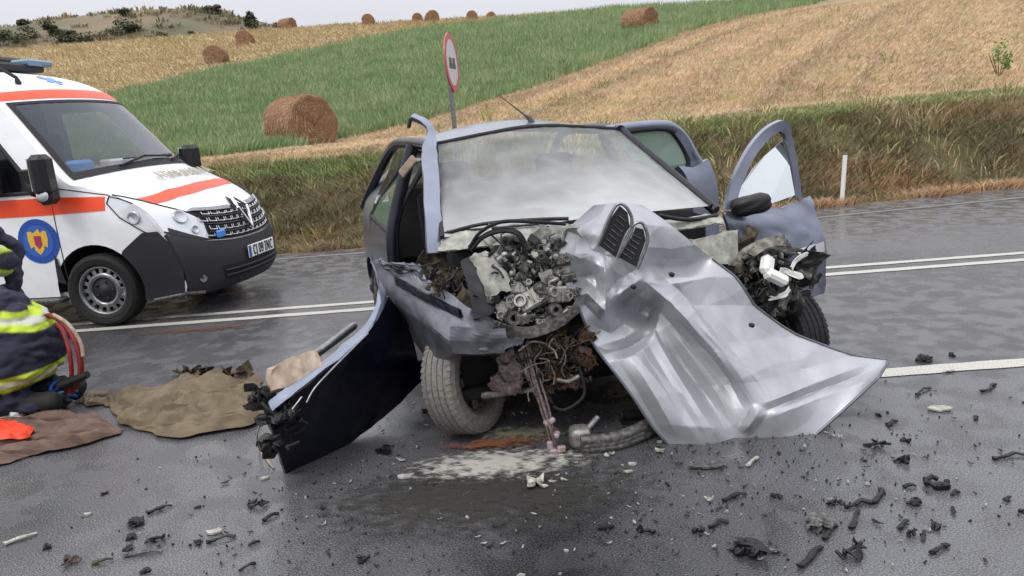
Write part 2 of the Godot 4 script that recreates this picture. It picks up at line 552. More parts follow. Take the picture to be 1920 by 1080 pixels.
var green_low := [Vector2(-30, 14.2), Vector2(-5.4, 14.3), Vector2(-4.6, 15.6), Vector2(-4.0, 18.5), Vector2(-1.27, 21.4), Vector2(1.15, 24.5), Vector2(7.7, 34.6), Vector2(18.8, 53.5), Vector2(35, 80)]
var green_left := [Vector2(15, -19), Vector2(20, -18.5), Vector2(33.9, -16.2), Vector2(40.5, -14.7), Vector2(44.8, -13), Vector2(55.5, -8.5), Vector2(65.6, -3.3), Vector2(67.8, -0.1), Vector2(80, 12)]

# 0 verge and bank, 1 green strip, 2 green crop, 3 stubble on the right, 4 stubble on the left, 5 far hill
# paler and darker runs left by the combine, and wheel tracks
func drill(x: float, d: float) -> float:
	var c := x * 0.85 - d * 0.52 + 0.25 * n_land.get_noise_2d(x, d)
	return 1.0 + 0.07 * sin(c * 2.3) + 0.06 * sin(c * 9.0) - (0.22 if absf(fposmod(c, 7.0) - 3.0) < 0.2 or absf(fposmod(c, 7.0) - 4.8) < 0.2 else 0.0)

func region(x: float, d: float) -> int:
	var e := d - road_end(x)
	if d > 130: return 5
	if e < 2.4 + 0.7 * sm(0, 8, x): return 0
	if e < 2.9 + 1.9 * sm(-2, 8, x): return 1
	var low := table(green_low, x)
	var left := table(green_left, d)
	if x < left: return 4
	return 2 if d > low else 3

func land_color(r: int, x: float, d: float) -> Color:
	var n := n_land.get_noise_2d(x * 6.0, d * 6.0)
	var w := n_land.get_noise_2d(x * 0.8 + 40, d * 0.8)
	match r:
		0:
			var e := d - road_end(x)
			var c := Color(0.27, 0.19, 0.10).lerp(Color(0.17, 0.15, 0.07), clampf(sm(0.5, 1.5, e) + w * 0.9, 0, 1))
			return c * (1.0 + 0.5 * n)
		1: return Color(0.18, 0.22, 0.075).lerp(Color(0.32, 0.27, 0.12), clampf(0.3 + w, 0, 1)) * (1.0 + 0.4 * n)
		2: return Color(0.18, 0.25, 0.11).lerp(Color(0.24, 0.28, 0.13), clampf(0.5 + w, 0, 1)) * (1.0 + 0.35 * n)
		3: return Color(0.55, 0.39, 0.235).lerp(Color(0.50, 0.40, 0.21), clampf(0.4 + w * 1.4, 0, 1)) * (1.0 + 0.3 * n) * drill(x, d)
		4:
			var band := 0.5 + 0.5 * sin((d - x * 0.4) * 0.55)
			return Color(0.52, 0.38, 0.20).lerp(Color(0.44, 0.36, 0.16), clampf(0.25 + 0.45 * band + w, 0, 1)) * (1.0 + 0.2 * n)
	var far := n_land.get_noise_2d(x * 0.12, d * 0.1)
	return Color(0.36, 0.28, 0.18).lerp(Color(0.20, 0.19, 0.11), clampf(0.35 + far * 1.8, 0, 1)) * (1.0 + 0.2 * n)

func build_land() -> void:
	var us := 230
	var ds := 250
	var rows := []
	for j in ds + 1:
		var d := 10.2 * pow(430.0 / 10.2, float(j) / ds)
		var line := []
		for i in us + 1:
			var x := (float(i) / us - 0.5) * 2.6 * maxf(d, 16.0)
			var y := land(x, d)
			if d > road_end(x) + 0.3: y += 0.05 * n_land.get_noise_2d(x * 9, d * 9) * minf(1.0, d / 30.0)
			elif d < road_end(x): y = -0.05
			line.append(Vector3(x, y, -d))
		rows.append(line)
	var tools := []
	for r in 6: tools.append(begin())
	for j in ds:
		for i in us:
			var p: Array = [rows[j][i], rows[j][i + 1], rows[j + 1][i + 1], rows[j + 1][i]]
			var m: Vector3 = (p[0] + p[2]) * 0.5
			var r := region(m.x + 0.25 * n_land.get_noise_2d(m.x * 8, m.z * 8), -m.z)
			var s: SurfaceTool = tools[r]
			s.set_smooth_group(1)
			for k in [0, 1, 2, 0, 2, 3]:
				s.set_color(land_color(r, p[k].x, -p[k].z))
				s.add_vertex(p[k])
	var names := ["verge", "bank_top", "green_crop_field", "stubble_field", "mown_field", "far_hill"]
	for r in 6: struct(names[r], tools[r], M.land)
	# the plain under and around everything
	var g := begin()
	g.set_color(Color(0.2, 0.2, 0.1))
	g.set_smooth_group(1)
	for j in 20:
		for i in 20:
			var a := Vector3(-600 + i * 60, -0.6, -600 + j * 60)
			quad(g, a, a + Vector3(60, 0, 0), a + Vector3(60, 0, 60), a + Vector3(0, 0, 60))
	struct("ground", g, M.land)

func tuft(n: int, h: float, spread: float, width: float, lean: float, sd: int) -> ArrayMesh:
	var r := RandomNumberGenerator.new()
	r.seed = sd
	var s := begin()
	s.set_smooth_group(-1)
	for i in n:
		var a := r.randf() * TAU
		var base := Vector3(cos(a), 0, sin(a)) * spread * sqrt(r.randf())
		var dir := Vector3(cos(a + r.randf_range(-1, 1)), 0, sin(a + r.randf_range(-1, 1))) * lean * r.randf_range(0.2, 1.0) * h
		var hh := h * r.randf_range(0.55, 1.0)
		var b := r.randf() * TAU
		var side := Vector3(cos(b), 0, sin(b)) * width
		var m := base + dir * 0.35 + Vector3(0, hh * 0.6, 0)
		var t := base + dir + Vector3(0, hh, 0)
		var c := r.randf_range(0.75, 1.15)
		s.set_color(Color(c, c, c))
		quad(s, base - side, base + side, m + side * 0.8, m - side * 0.8)
		tri(s, m - side * 0.8, m + side * 0.8, t)
	return done(s)

func scatter(called: String, mesh: Mesh, n: int, want: Callable, tint: Callable, near: float, far: float, size: Vector2, grow: float, bias := 1.0) -> void:
	var spots: Array[Transform3D] = []
	var cols := PackedColorArray()
	for i in n:
		var d := near * pow(far / near, pow(rng.randf(), bias))
		var x := rng.randf_range(-0.98, 0.98) * maxf(d, 13.0)
		var keep: float = want.call(x, d)
		if rng.randf() > keep: continue
		var k := rng.randf_range(size.x, size.y) * (1.0 + grow * (d - near) / 40.0)
		spots.append(Transform3D(Basis(Vector3.UP, rng.randf() * TAU).scaled(Vector3(k, k * rng.randf_range(0.8, 1.2), k)), ground_at(x, d) - Vector3(0, 0.01, 0)))
		cols.append(tint.call(x, d))
	var mm := MultiMesh.new()
	mm.transform_format = MultiMesh.TRANSFORM_3D
	mm.use_colors = true
	mm.mesh = mesh
	mm.instance_count = spots.size()
	for i in spots.size():
		mm.set_instance_transform(i, spots[i])
		mm.set_instance_color(i, cols[i])
	var o := MultiMeshInstance3D.new()
	o.name = numbered(called)
	o.multimesh = mm
	o.material_override = M.blade
	add_child(o)
	o.set_meta("kind", "stuff")

func grass_color(a: Color, b: Color, x: float, d: float, spread := 0.3) -> Color:
	var t := clampf(0.5 + 0.9 * n_land.get_noise_2d(x * 3.0 + 80, d * 3.0) + rng.randf_range(-0.4, 0.4), 0, 1)
	return a.lerp(b, t) * rng.randf_range(1.0 - spread, 1.0 + spread)

func build_vegetation() -> void:
	scatter("dry_bank_grass", tuft(9, 0.15, 0.13, 0.007, 1.3, 21), 62000,
		func(x, d): return clampf(0.75 + 1.6 * n_land.get_noise_2d(x * 5.0, d * 5.0), 0.12, 1.0) if region(x, d) == 0 and d - road_end(x) > 0.12 + 0.35 * n_land.get_noise_2d(x * 7, 3.0) else 0.0,
		func(x, d):
			var e: float = d - road_end(x)
			var t := clampf(sm(0.2, 1.2, e + (0.45 if x < 2.0 else 0.0)) * (1.0 - 0.35 * sm(2.0, 3.0, e)) + 1.3 * n_land.get_noise_2d(x * 1.6, d * 4.5) + rng.randf_range(-0.3, 0.3), 0, 1)
			return Color(0.52, 0.33, 0.18).lerp(Color(0.22, 0.185, 0.095), t) * rng.randf_range(0.65, 1.25),
		10.4, 15.5, Vector2(0.45, 1.35), 0.0)
	scatter("bank_top_grass", tuft(10, 0.13, 0.15, 0.008, 1.0, 22), 36000,
		func(x, d): return 1.0 if region(x, d) == 1 else (0.25 if region(x, d) == 0 and d - road_end(x) > 2.0 else 0.0),
		func(x, d): return grass_color(Color(0.25, 0.33, 0.115), Color(0.47, 0.40, 0.21), x + (6.0 if x < -1.0 else 0.0), d),
		12.5, 18.0, Vector2(0.7, 1.3), 0.0)
	scatter("bank_weeds", tuft(16, 0.30, 0.22, 0.012, 0.8, 27), 1900,
		func(x, d):
			var q := region(x, d)
			return 1.0 if (q == 0 or q == 1) and d - road_end(x) > 0.5 and n_land.get_noise_2d(x * 3.0 + 31, d * 3.0) > 0.05 else 0.0,
		func(x, d): return grass_color(Color(0.20, 0.23, 0.08), Color(0.54, 0.42, 0.24), x * 2.0, d * 2.0),
		11.0, 18.0, Vector2(0.5, 1.25), 0.0)
	scatter("green_crop", tuft(9, 0.30, 0.18, 0.011, 0.45, 23), 90000,
		func(x, d): return 1.0 if region(x, d) == 2 else 0.0,
		func(x, d): return grass_color(Color(0.22, 0.34, 0.14), Color(0.35, 0.41, 0.20), x, d, 0.22),
		14.0, 84.0, Vector2(0.75, 1.2), 0.9, 1.25)
	scatter("straw_stubble", tuft(13, 0.10, 0.19, 0.006, 1.2, 24), 115000,
		func(x, d): return 1.0 if region(x, d) == 3 else 0.0,
		func(x, d): return grass_color(Color(0.74, 0.55, 0.37), Color(0.66, 0.54, 0.33), x, d, 0.3) * drill(x, d),
		13.0, 62.0, Vector2(0.7, 1.3), 0.9, 1.1)
	scatter("stubble_weeds", tuft(12, 0.3, 0.2, 0.012, 0.7, 25), 2600,
		func(x, d): return 0.5 if region(x, d) == 3 and n_land.get_noise_2d(x * 1.6 + 11, d * 1.6) > 0.1 else 0.0,
		func(x, d): return grass_color(Color(0.25, 0.29, 0.10), Color(0.42, 0.38, 0.16), x, d),
		15.0, 50.0, Vector2(0.5, 1.1), 0.6)
	scatter("mown_straw", tuft(14, 0.11, 0.34, 0.011, 1.2, 26), 36000,
		func(x, d): return 1.0 if region(x, d) == 4 else 0.0,
		func(x, d): return grass_color(Color(0.64, 0.49, 0.30), Color(0.56, 0.47, 0.25), x * 0.3, d * 0.5, 0.2),
		18.0, 90.0, Vector2(0.8, 1.5), 0.9, 0.7)

func hill_scrub() -> void:
	scatter("hill_scrub", tuft(14, 0.9, 0.8, 0.14, 0.6, 31), 5200,
		func(x, d): return 1.0 if n_land.get_noise_2d(x * 0.22 + 7, d * 0.3) > 0.02 and x < -20 else (0.12 if x < -20 else 0.0),
		func(x, d): return grass_color(Color(0.15, 0.15, 0.08), Color(0.36, 0.28, 0.17), x * 0.1, d * 0.1),
		215.0, 300.0, Vector2(0.8, 2.2), 0.0)

func make_bush(s: SurfaceTool, size: Vector3, n: int, leaf: float, shades: Array) -> void:
	s.set_smooth_group(-1)
	var lobes := []
	for i in 7:
		lobes.append([Vector3(rng.randf_range(-0.32, 0.32), rng.randf_range(0.14, 0.66), rng.randf_range(-0.32, 0.32)) * size, rng.randf_range(0.16, 0.3), shades[rng.randi() % shades.size()]])
	for i in n:
		var l: Array = lobes[rng.randi() % lobes.size()]
		var d := Vector3(rng.randfn(), rng.randfn(), rng.randfn()).normalized()
		var p: Vector3 = l[0] + d * size * l[1] * pow(rng.randf(), 0.4)
		p.y = maxf(p.y, leaf * 0.3)
		var b := rand_basis()
		var c: Color = l[2] * rng.randf_range(0.7, 1.25)
		s.set_color(c)
		var u := b.x * leaf * rng.randf_range(0.6, 1.1)
		var v := b.y * leaf * 0.55
		quad(s, p - u, p + v, p + u, p - v)

func build_shrubs() -> void:
	# far hill: bushes and trees one can tell apart
	var list := [
		[-176, 262, 3.2, 7, "round dark tree at the far left end of the hill crest"], [-158, 268, 2.4, 5, "small dark tree standing alone on the left hill crest"],
		[-168, 246, 4.0, 9, "wide grey-green bush high on the far hill behind the ambulance roof"], [-158, 240, 3.2, 8, "middling olive bush on the far hill beside the wide grey-green one"],
		[-146, 243, 5.0, 11, "largest olive bush clump in the middle of the far hill"], [-137, 247, 4.4, 7, "dark round tree right of the largest bush clump on the far hill"],
		[-129, 240, 3.5, 10, "long low bush below the dark round tree on the far hill"], [-119, 238, 3.6, 13, "long olive thicket on the right slope of the far hill"],
		[-112, 244, 4.2, 8, "tall bush at the right end of the long olive thicket"], [-121, 262, 2.2, 6, "dark shrub just under the top of the far hill"],
		[-99, 238, 2.8, 7, "reddish low bush at the foot of the far hill above the mown field"], [-92, 240, 2.6, 4, "small round bush at the foot of the far hill"],
		[-95, 272, 3.0, 6, "dark bush on the descending crest of the far hill"], [-80, 262, 5.2, 4.5, "slim dark tree on the skyline above the two left bales"],
		[-68, 258, 6.0, 8, "biggest dark tree on the skyline left of the ridge bales"], [-62, 256, 3.0, 7, "low bush beside the biggest skyline tree"],
		[-55, 254, 3.0, 8, "pale green bush on the skyline past the biggest tree"], [-47, 252, 2.2, 6, "lowest dark bush on the skyline left of the first ridge bale"],
		[-178, 236, 2.6, 9, "brown-green hedge piece at the far left foot of the hill"], [-84, 236, 2.4, 6, "small grey bush standing left of the slim tree"],
		[-152, 232, 2.2, 12, "low tawny scrub row at the base of the far hill"], [-108, 232, 2.0, 9, "low brownish scrub right of the tawny row at the hill base"],
	]
	for k in list.size():
		var a: Array = list[k]
		var y := land(a[0], a[1])
		var tall: bool = a[4].contains("tree")
		var t := thing("hill_tree" if tall else "hill_bush", a[4], "tree" if tall else "bush", Vector3(a[0], y - 0.3, -a[1]), 0.0, "trees and bushes on the far hill")
		var s := begin()
		var dark := [Color(0.08, 0.095, 0.055), Color(0.10, 0.115, 0.06), Color(0.07, 0.085, 0.05)]
		var olive := [Color(0.10, 0.11, 0.06), Color(0.13, 0.125, 0.065), Color(0.085, 0.10, 0.05)]
		var tawny := [Color(0.22, 0.15, 0.09), Color(0.18, 0.15, 0.08), Color(0.14, 0.13, 0.07)]
		var lab: String = a[4]
		var shades := tawny if lab.contains("tawny") or lab.contains("reddish") or lab.contains("brown") else (dark if lab.contains("dark") else olive)
		make_bush(s, Vector3(a[3], a[2] * 1.25, a[3] * 0.8), 1100, 0.4, shades)
		put("crown", s, M.blade, t)
		t.scale = Vector3(1.15, 1.0, 1.1)
		var st := begin()
		tube(st, [Vector3(0, -0.4, 0), Vector3(0.1, a[2] * 0.35, 0.05), Vector3(0.05, a[2] * 0.6, 0)], [0.25, 0.18, 0.08], 6)
		put("trunk", st, M.mud, t)
	var p := ground_at(11.9, 18.2)
	var w := thing("roadside_shrub", "bright green leafy shrub standing on top of the bank right of the open door", "shrub", p)
	var s2 := begin()
	make_bush(s2, Vector3(0.48, 1.05, 0.42), 300, 0.045, [Color(0.22, 0.36, 0.09), Color(0.27, 0.40, 0.12), Color(0.18, 0.30, 0.08)])
	put("leaves", s2, M.blade, w)
	var st2 := begin()
	for i in 5: tube(st2, [Vector3(0, -0.05, 0), Vector3(rng.randf_range(-0.2, 0.2), 0.6, rng.randf_range(-0.2, 0.2))], [0.012, 0.006], 5)
	put("stem", st2, M.mud, w)

func bale_mesh(r: float, len: float, sd: int) -> Array:
	var rr := RandomNumberGenerator.new()
	rr.seed = sd
	var s := begin()
	var n := 40
	var m := 22
	var P := []
	var prof := []
	for i in 9: prof.append(Vector2(r * (i + 0.0) / 8.5, -len * 0.5 + 0.02 * sin(i * 2.2)))
	for i in m: prof.append(Vector2(r, lerpf(-len * 0.47, len * 0.47, float(i) / (m - 1))))
	for i in 9: prof.append(Vector2(r * (8 - i) / 8.5, len * 0.5 + 0.02 * sin(i * 2.2 + 1.0)))
	for q in prof:
		var line := []
		for k in n:
			var a := TAU * k / n
			var nz: float = n_dent.get_noise_3d(cos(a) * 30 + sd * 9, q.y * 60, sin(a) * 30) * 0.07 + n_dent.get_noise_3d(cos(a) * 90 + sd, q.y * 160, sin(a) * 90) * 0.05
			var rad: float = q.x * (1.0 + nz)
			var yy: float = rad * sin(a)
			if yy < -r * 0.86: yy = lerpf(yy, -r * 0.86, 0.7)
			line.append(Vector3(rad * cos(a), yy + r * 0.86, q.y + nz * 0.5))
		P.append(line)
	s.set_smooth_group(1)
	for j in P.size() - 1:
		for k in n:
			var q: Array = [P[j][k], P[j][(k + 1) % n], P[j + 1][(k + 1) % n], P[j + 1][k]]
			for e in [0, 1, 2, 0, 2, 3]:
				var c := 0.5 + 0.5 * n_dent.get_noise_3dv(q[e] * 55.0 + Vector3(sd, 0, 0))
				s.set_color(Color(0.36, 0.20, 0.11).lerp(Color(0.50, 0.32, 0.19), c))
				s.add_vertex(q[e])
	# loose straw standing off the surface
	var h := begin()
	h.set_smooth_group(-1)
	for i in 4200:
		var a := rr.randf() * TAU
		var z := rr.randf_range(-0.5, 0.5) * len
		var p := Vector3(r * cos(a), r * sin(a) + r * 0.86, z)
		if i % 3 == 0:
			var q := r * sqrt(rr.randf())
			p = Vector3(q * cos(a), q * sin(a) + r * 0.86, (0.5 if i % 2 else -0.5) * len)
		if p.y < 0.02: continue
		var out := Vector3(cos(a), sin(a), 0) if i % 3 else Vector3(0, 0, 1 if i % 2 else -1)
		var t := (Vector3(-sin(a), cos(a), rr.randf_range(-0.5, 0.5)) + out * rr.randf_range(0.0, 0.7)).normalized() * rr.randf_range(0.05, 0.14)
		var w := t.cross(out).normalized() * 0.004
		var c := rr.randf_range(0.7, 1.25)
		h.set_color(Color(0.66, 0.42, 0.24) * c)
		p += out * 0.004
		tri(h, p - w, p + w, p + t)
	return [done(s), done(h)]

func build_bales() -> void:
	var va := [bale_mesh(0.60, 1.25, 1), bale_mesh(0.62, 1.3, 2), bale_mesh(0.66, 1.5, 3), bale_mesh(0.74, 1.12, 4)]
	var list := [
		[-4.55, 17.6, 50, 3, 0.9, "large rust-brown round straw bale nearest the road, behind the ambulance bonnet"],
		[-16.3, 46.0, 5, 0, 1.0, "lower of the two straw bales standing in the mown field left of the sign"],
		[-18.6, 59.1, 8, 0, 1.02, "upper of the two straw bales standing in the mown field left of the sign"],
		[-20.6, 79.5, 60, 2, 0.95, "leftmost straw bale on the skyline ridge"],
		[-12.2, 78.0, 4, 0, 1.0, "straw bale second from the left on the skyline ridge"],
		[-7.4, 78.5, 6, 0, 0.85, "smaller bale of the close pair on the skyline ridge"],
		[-5.85, 77.0, 15, 1, 1.0, "bigger bale of the close pair on the skyline ridge"],
		[-1.9, 76.5, 0, 0, 0.86, "straw bale on the ridge right of the close pair"],
		[-0.1, 79.0, 20, 0, 0.62, "half hidden small bale behind the green field edge on the ridge"],
		[7.7, 41.0, 42, 2, 1.0, "round orange-brown bale alone in the upper green field"],
	]
	for a in list:
		var t := thing("straw_bale", a[5], "straw bale", ground_at(a[0], a[1]) - Vector3(0, 0.06, 0), deg_to_rad(a[2]), "round straw bales in the fields")
		var g := atan2(land(a[0] + 1, a[1]) - land(a[0] - 1, a[1]), 2.0)
		t.rotation.z = g * 0.5
		t.scale = Vector3.ONE * float(a[4])
		obj("roll", va[a[3]][0], M.bale, t)
		obj("loose_straw", va[a[3]][1], M.blade, t)

# ---------------------------------------------------------------- road
func build_road() -> void:
	var s := begin()
	var nx := 170
	var nd := 150
	var xs := []
	for i in nx + 1:
		var t := float(i) / nx * 2.0 - 1.0
		xs.append(7.0 * t + 63.0 * pow(absf(t), 5) * signf(t))
	var vert := func(i: int, j: int) -> Vector3:
		var x: float = xs[i]
		var t := float(j) / nd
		var d := lerpf(-40.0, 1.5, t * 10.0) if t < 0.1 else lerpf(1.5, road_end(x) + 0.1 * n_land.get_noise_2d(x * 5.0, 7.0), (t - 0.1) / 0.9)
		return Vector3(x, 0, -d)
	var col := func(p: Vector3) -> Color:
		var d := -p.z
		var w := n_land.get_noise_2d(p.x * 4.0, d * 7.0) * 0.25 + n_land.get_noise_2d(p.x * 1.3 + 50, d * 3.5) * 0.45
		var k := 1.0 + w
		# oil and trodden earth, with wet sheen and car reflection painted into the tone
		k *= 1.0 + 0.45 * exp(-pow((p.x + 1.35) / 0.9, 2) - pow((d - 3.4) / 0.9, 2))  # sky sheen of the wet road painted as a lighter tone
		k *= 1.0 - 0.45 * exp(-pow((p.x + 2.05) / 0.5, 2) - pow((d - 3.0) / 0.55, 2))  # darker spot at the left
		k *= 1.0 - 0.66 * exp(-pow((p.x - 0.15) / 1.15, 2) - pow((d - 2.5) / 0.95, 2)) * (1.0 + 0.5 * n_land.get_noise_2d(p.x * 9.0, d * 9.0))  # oil and earth, plus the dark car mirrored in the wet, as tone
		k *= 1.0 + 0.15 * sm(6.9, 9.0, d) - 0.3 * 1.25 * sm(-0.5, 1.5, p.x) * sm(3.6, 4.4, d + 0.3 * n_land.get_noise_2d(p.x * 2.0, 3.0)) * (1.0 - sm(6.9, 8.0, d))  # far lane lighter, middle right darker: road sheen set in the colour
		return Color(k, k, k * 1.02)
	s.set_smooth_group(1)
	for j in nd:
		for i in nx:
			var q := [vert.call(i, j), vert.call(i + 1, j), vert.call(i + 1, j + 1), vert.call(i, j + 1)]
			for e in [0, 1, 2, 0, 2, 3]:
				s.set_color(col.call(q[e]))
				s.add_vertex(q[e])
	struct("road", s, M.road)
	# painted lines with worn, uneven edges
	var stripe := func(called: String, x0: float, x1: float, d0: float, w: float, slant := 0.0, m: Material = M.line) -> void:
		var l := begin()
		l.set_smooth_group(1)
		var n := int((x1 - x0) / 0.12)
		for i in n:
			var a := x0 + (x1 - x0) * i / n
			var b := x0 + (x1 - x0) * (i + 1) / n
			var e := func(x: float, k: float) -> Vector3:
				return Vector3(x, 0.004, -(d0 + slant * x + k * w * 0.5 + 0.012 * n_land.get_noise_2d(x * 50.0, k * 9.0 + d0)))
			quad(l, e.call(a, -1), e.call(b, -1), e.call(b, 1), e.call(a, 1))
		struct(called, l, m)
	stripe.call("double_line_near", -40.0, 50.0, 6.66, 0.11)
	stripe.call("double_line_far", -40.0, 50.0, 6.95, 0.10)
	stripe.call("edge_line", -40.0, 3.6, 10.05, 0.10, 0.0, M.line_worn)
	stripe.call("edge_line_bend", 3.6, 9.0, 9.55, 0.10, 0.14, M.line_worn)
	stripe.call("near_line", 1.75, 24.0, 4.06, 0.13)
	# pale absorbent powder and rusty coolant spilled in front of the wheel
	var blot := func(called: String, c: Vector3, rx: float, rz: float, col_a: Color, dens: float, seed_at: float) -> void:
		var b := begin()
		var n := 70
		b.set_smooth_group(1)
		var f := func(i: int, j: int) -> Array:
			var u := float(i) / n * 2 - 1
			var v := float(j) / n * 2 - 1
			var p := Vector3(c.x + u * rx, c.y, c.z + v * rz)
			var r := sqrt(u * u + v * v)
			var k := n_dent.get_noise_2d(p.x * 130 + seed_at, p.z * 190) * 0.9 + n_dent.get_noise_2d(p.x * 420, p.z * 560 + seed_at) * 0.7
			var al := clampf((1.0 - r * 1.15) * 1.5 + k - 0.1, 0, 1) * clampf((1.0 - r) * 4.0, 0, 1) * dens
			p.y += 0.006 * al
			return [p, Color(col_a.r, col_a.g, col_a.b, al)]
		for j in n:
			for i in n:
				var q := [f.call(i, j), f.call(i + 1, j), f.call(i + 1, j + 1), f.call(i, j + 1)]
				if maxf(maxf(q[0][1].a, q[1][1].a), maxf(q[2][1].a, q[3][1].a)) < 0.02: continue
				for e in [0, 1, 2, 0, 2, 3]:
					b.set_color(q[e][1])
					b.add_vertex(q[e][0])
		var o := put(called, b, M.powder)
		o.set_meta("kind", "stuff")
	blot.call("earth_stain", on_road(900, 930) + Vector3(0, 0.004, 0), 0.95, 0.42, Color(0.06, 0.055, 0.04), 0.75, 3.0)
	blot.call("absorbent_powder", on_road(930, 872) + Vector3(0, 0.009, 0), 0.52, 0.20, Color(0.80, 0.80, 0.72), 1.0, 40.0)
	blot.call("absorbent_powder_behind", on_road(985, 815) + Vector3(0, 0.009, 0), 0.30, 0.13, Color(0.42, 0.42, 0.27), 0.9, 70.0)
	blot.call("rusty_spill", on_road(930, 836) + Vector3(0, 0.014, 0), 0.33, 0.075, Color(0.38, 0.13, 0.05), 0.95, 90.0)
	blot.call("rust_streak", Vector3(-2.75, 0.009, -6.35), 0.7, 0.12, Color(0.25, 0.11, 0.05), 0.7, 30.0)

# ---------------------------------------------------------------- ambulance
# the body's front and roof as rows across it: x forward, y up, half width, sweep back and drop at the edge
var van_rows := [[0.91, 0.22, 0.86, 0.22, 0.0], [0.97, 0.32, 0.9, 0.24, 0.0], [0.98, 0.48, 0.93, 0.26, -0.05], [0.96, 0.6, 0.95, 0.28, -0.1], [0.93, 0.7, 0.96, 0.31, -0.13], [0.87, 0.9, 0.965, 0.37, -0.11], [0.78, 1.0, 0.97, 0.4, -0.1], [0.56, 1.17, 0.975, 0.38, -0.03], [0.31, 1.325, 0.98, 0.36, 0.04], [0.11, 1.43, 0.98, 0.36, 0.08], [-0.2, 1.76, 0.94, 0.33, 0.05], [-0.51, 2.09, 0.89, 0.3, 0.03], [-0.69, 2.24, 0.87, 0.28, 0.05], [-1.0, 2.37, 0.86, 0.25, 0.07], [-1.56, 2.46, 0.86, 0.2, 0.08], [-2.2, 2.5, 0.86, 0.1, 0.09], [-5.0, 2.5, 0.86, 0.0, 0.09]]

func van_row(u: float) -> Array:
	var i := clampi(int(floor(u)), 0, van_rows.size() - 2)
	var out := []
	for k in 5:
		out.append(cr(van_rows[maxi(i - 1, 0)][k], van_rows[i][k], van_rows[i + 1][k], van_rows[mini(i + 2, van_rows.size() - 1)][k], u - i))
	return out

func van_shell(u: float, v: float, off := 0.0) -> Vector3:
	var r := van_row(clampf(u, 0, 15.999))
	var a := absf(v)
	var p := Vector3(r[0] - r[3] * pow(a, 2.4), r[1] - r[4] * pow(a, 2.5), v * r[2])
	if off != 0.0:
		var e := 0.03
		var v2 := clampf(v, -0.97, 0.97)
		var du := van_shell(u + e, v2) - van_shell(u - e, v2)
		var dv := van_shell(u, v2 + e) - van_shell(u, v2 - e)
		var n := dv.cross(du).normalized()
		if n.x + n.y < 0: n = -n
		p += n * off
	return p

var van_edge := []

func van_side(x: float, y: float, off := 0.0) -> Vector3:
	var belt := lerpf(1.03, 0.945, sm(0.2, 0.82, x)) - 0.02 * sm(0.6, 0.25, y)
	var z := belt
	if x < 0.8:
		var ytop := 2.41
		var hw := 0.86
		for i in van_edge.size() - 1:
			var a: Array = van_edge[i]
			var b: Array = van_edge[i + 1]
			if x <= a[0] and x > b[0]:
				var t: float = (a[0] - x) / (a[0] - b[0])
				ytop = lerpf(a[1], b[1], t)
				hw = lerpf(a[2], b[2], t)
				break
		var y0 := minf(1.15, ytop - 0.25)
		z = lerpf(belt, hw, pow(clampf((y - y0) / (ytop - y0), 0, 1), 1.6))
	return Vector3(x, y, z + off)

func arc2(c: Vector2, r: float, a0: float, a1: float, n: int) -> Array:
	var out := []
	for i in n + 1:
		var a := lerpf(a0, a1, float(i) / n)
		out.append(c + Vector2(cos(a), sin(a)) * r)
	return out

func van_wheel(t: Node3D, pos: Vector3, out: float, turn: float) -> void:
	var w := Node3D.new()
	w.name = "wheel"
	t.add_child(w, true)
	w.position = pos
	w.basis = Basis(Vector3.UP, turn) * Basis(Vector3.RIGHT, PI / 2 * out)   # axle along y, +y outwards
	var s := begin()
	var prof := [Vector2(0.22, 0.085), Vector2(0.25, 0.105), Vector2(0.30, 0.112), Vector2(0.328, 0.095), Vector2(0.34, 0.07)]
	for k in 5: prof.append_array([Vector2(0.34, 0.062 - k * 0.03), Vector2(0.331, 0.060 - k * 0.03), Vector2(0.331, 0.053 - k * 0.03), Vector2(0.34, 0.050 - k * 0.03)])
	prof.append_array([Vector2(0.34, -0.08), Vector2(0.32, -0.11), Vector2(0.22, -0.09)])
	lathe(s, prof, 48, Transform3D(), -1)
	put("tyre", s, M.rubber, w)
	s = begin()
	lathe(s, [Vector2(0.225, -0.1), Vector2(0.205, -0.08), Vector2(0.2, 0.05), Vector2(0.212, 0.085), Vector2(0.225, 0.09), Vector2(0.229, 0.082), Vector2(0.225, 0.0)], 40, Transform3D(), 1)
	lathe(s, [Vector2(0.165, 0.055), Vector2(0.15, 0.075), Vector2(0.12, 0.07), Vector2(0.115, 0.04)], 40, Transform3D(), 2)
	# spokes between the round holes of a pressed steel wheel
	for k in 16:
		var a := TAU * k / 16
		beam(s, Vector3(cos(a) * 0.155, 0.055, sin(a) * 0.155), Vector3(cos(a) * 0.207, 0.05, sin(a) * 0.207), 0.036, 0.012, 0.002)
	put("rim", s, M.steel, w)
	s = begin()
	lathe(s, [Vector2(0.205, 0.02), Vector2(0.0, 0.02)], 24, Transform3D(), 1)
	lathe(s, [Vector2(0.118, 0.045), Vector2(0.105, 0.058), Vector2(0.06, 0.05), Vector2(0.045, 0.07), Vector2(0.0, 0.075)], 32, Transform3D(), 2)
	for k in 5:
		var a := TAU * k / 5
		lathe(s, [Vector2(0.012, 0.05), Vector2(0.012, 0.068), Vector2(0.0, 0.07)], 8, Transform3D(Basis(), Vector3(cos(a) * 0.082, 0, sin(a) * 0.082)), 3)
	put("hub_cap", s, M.bumper, w)

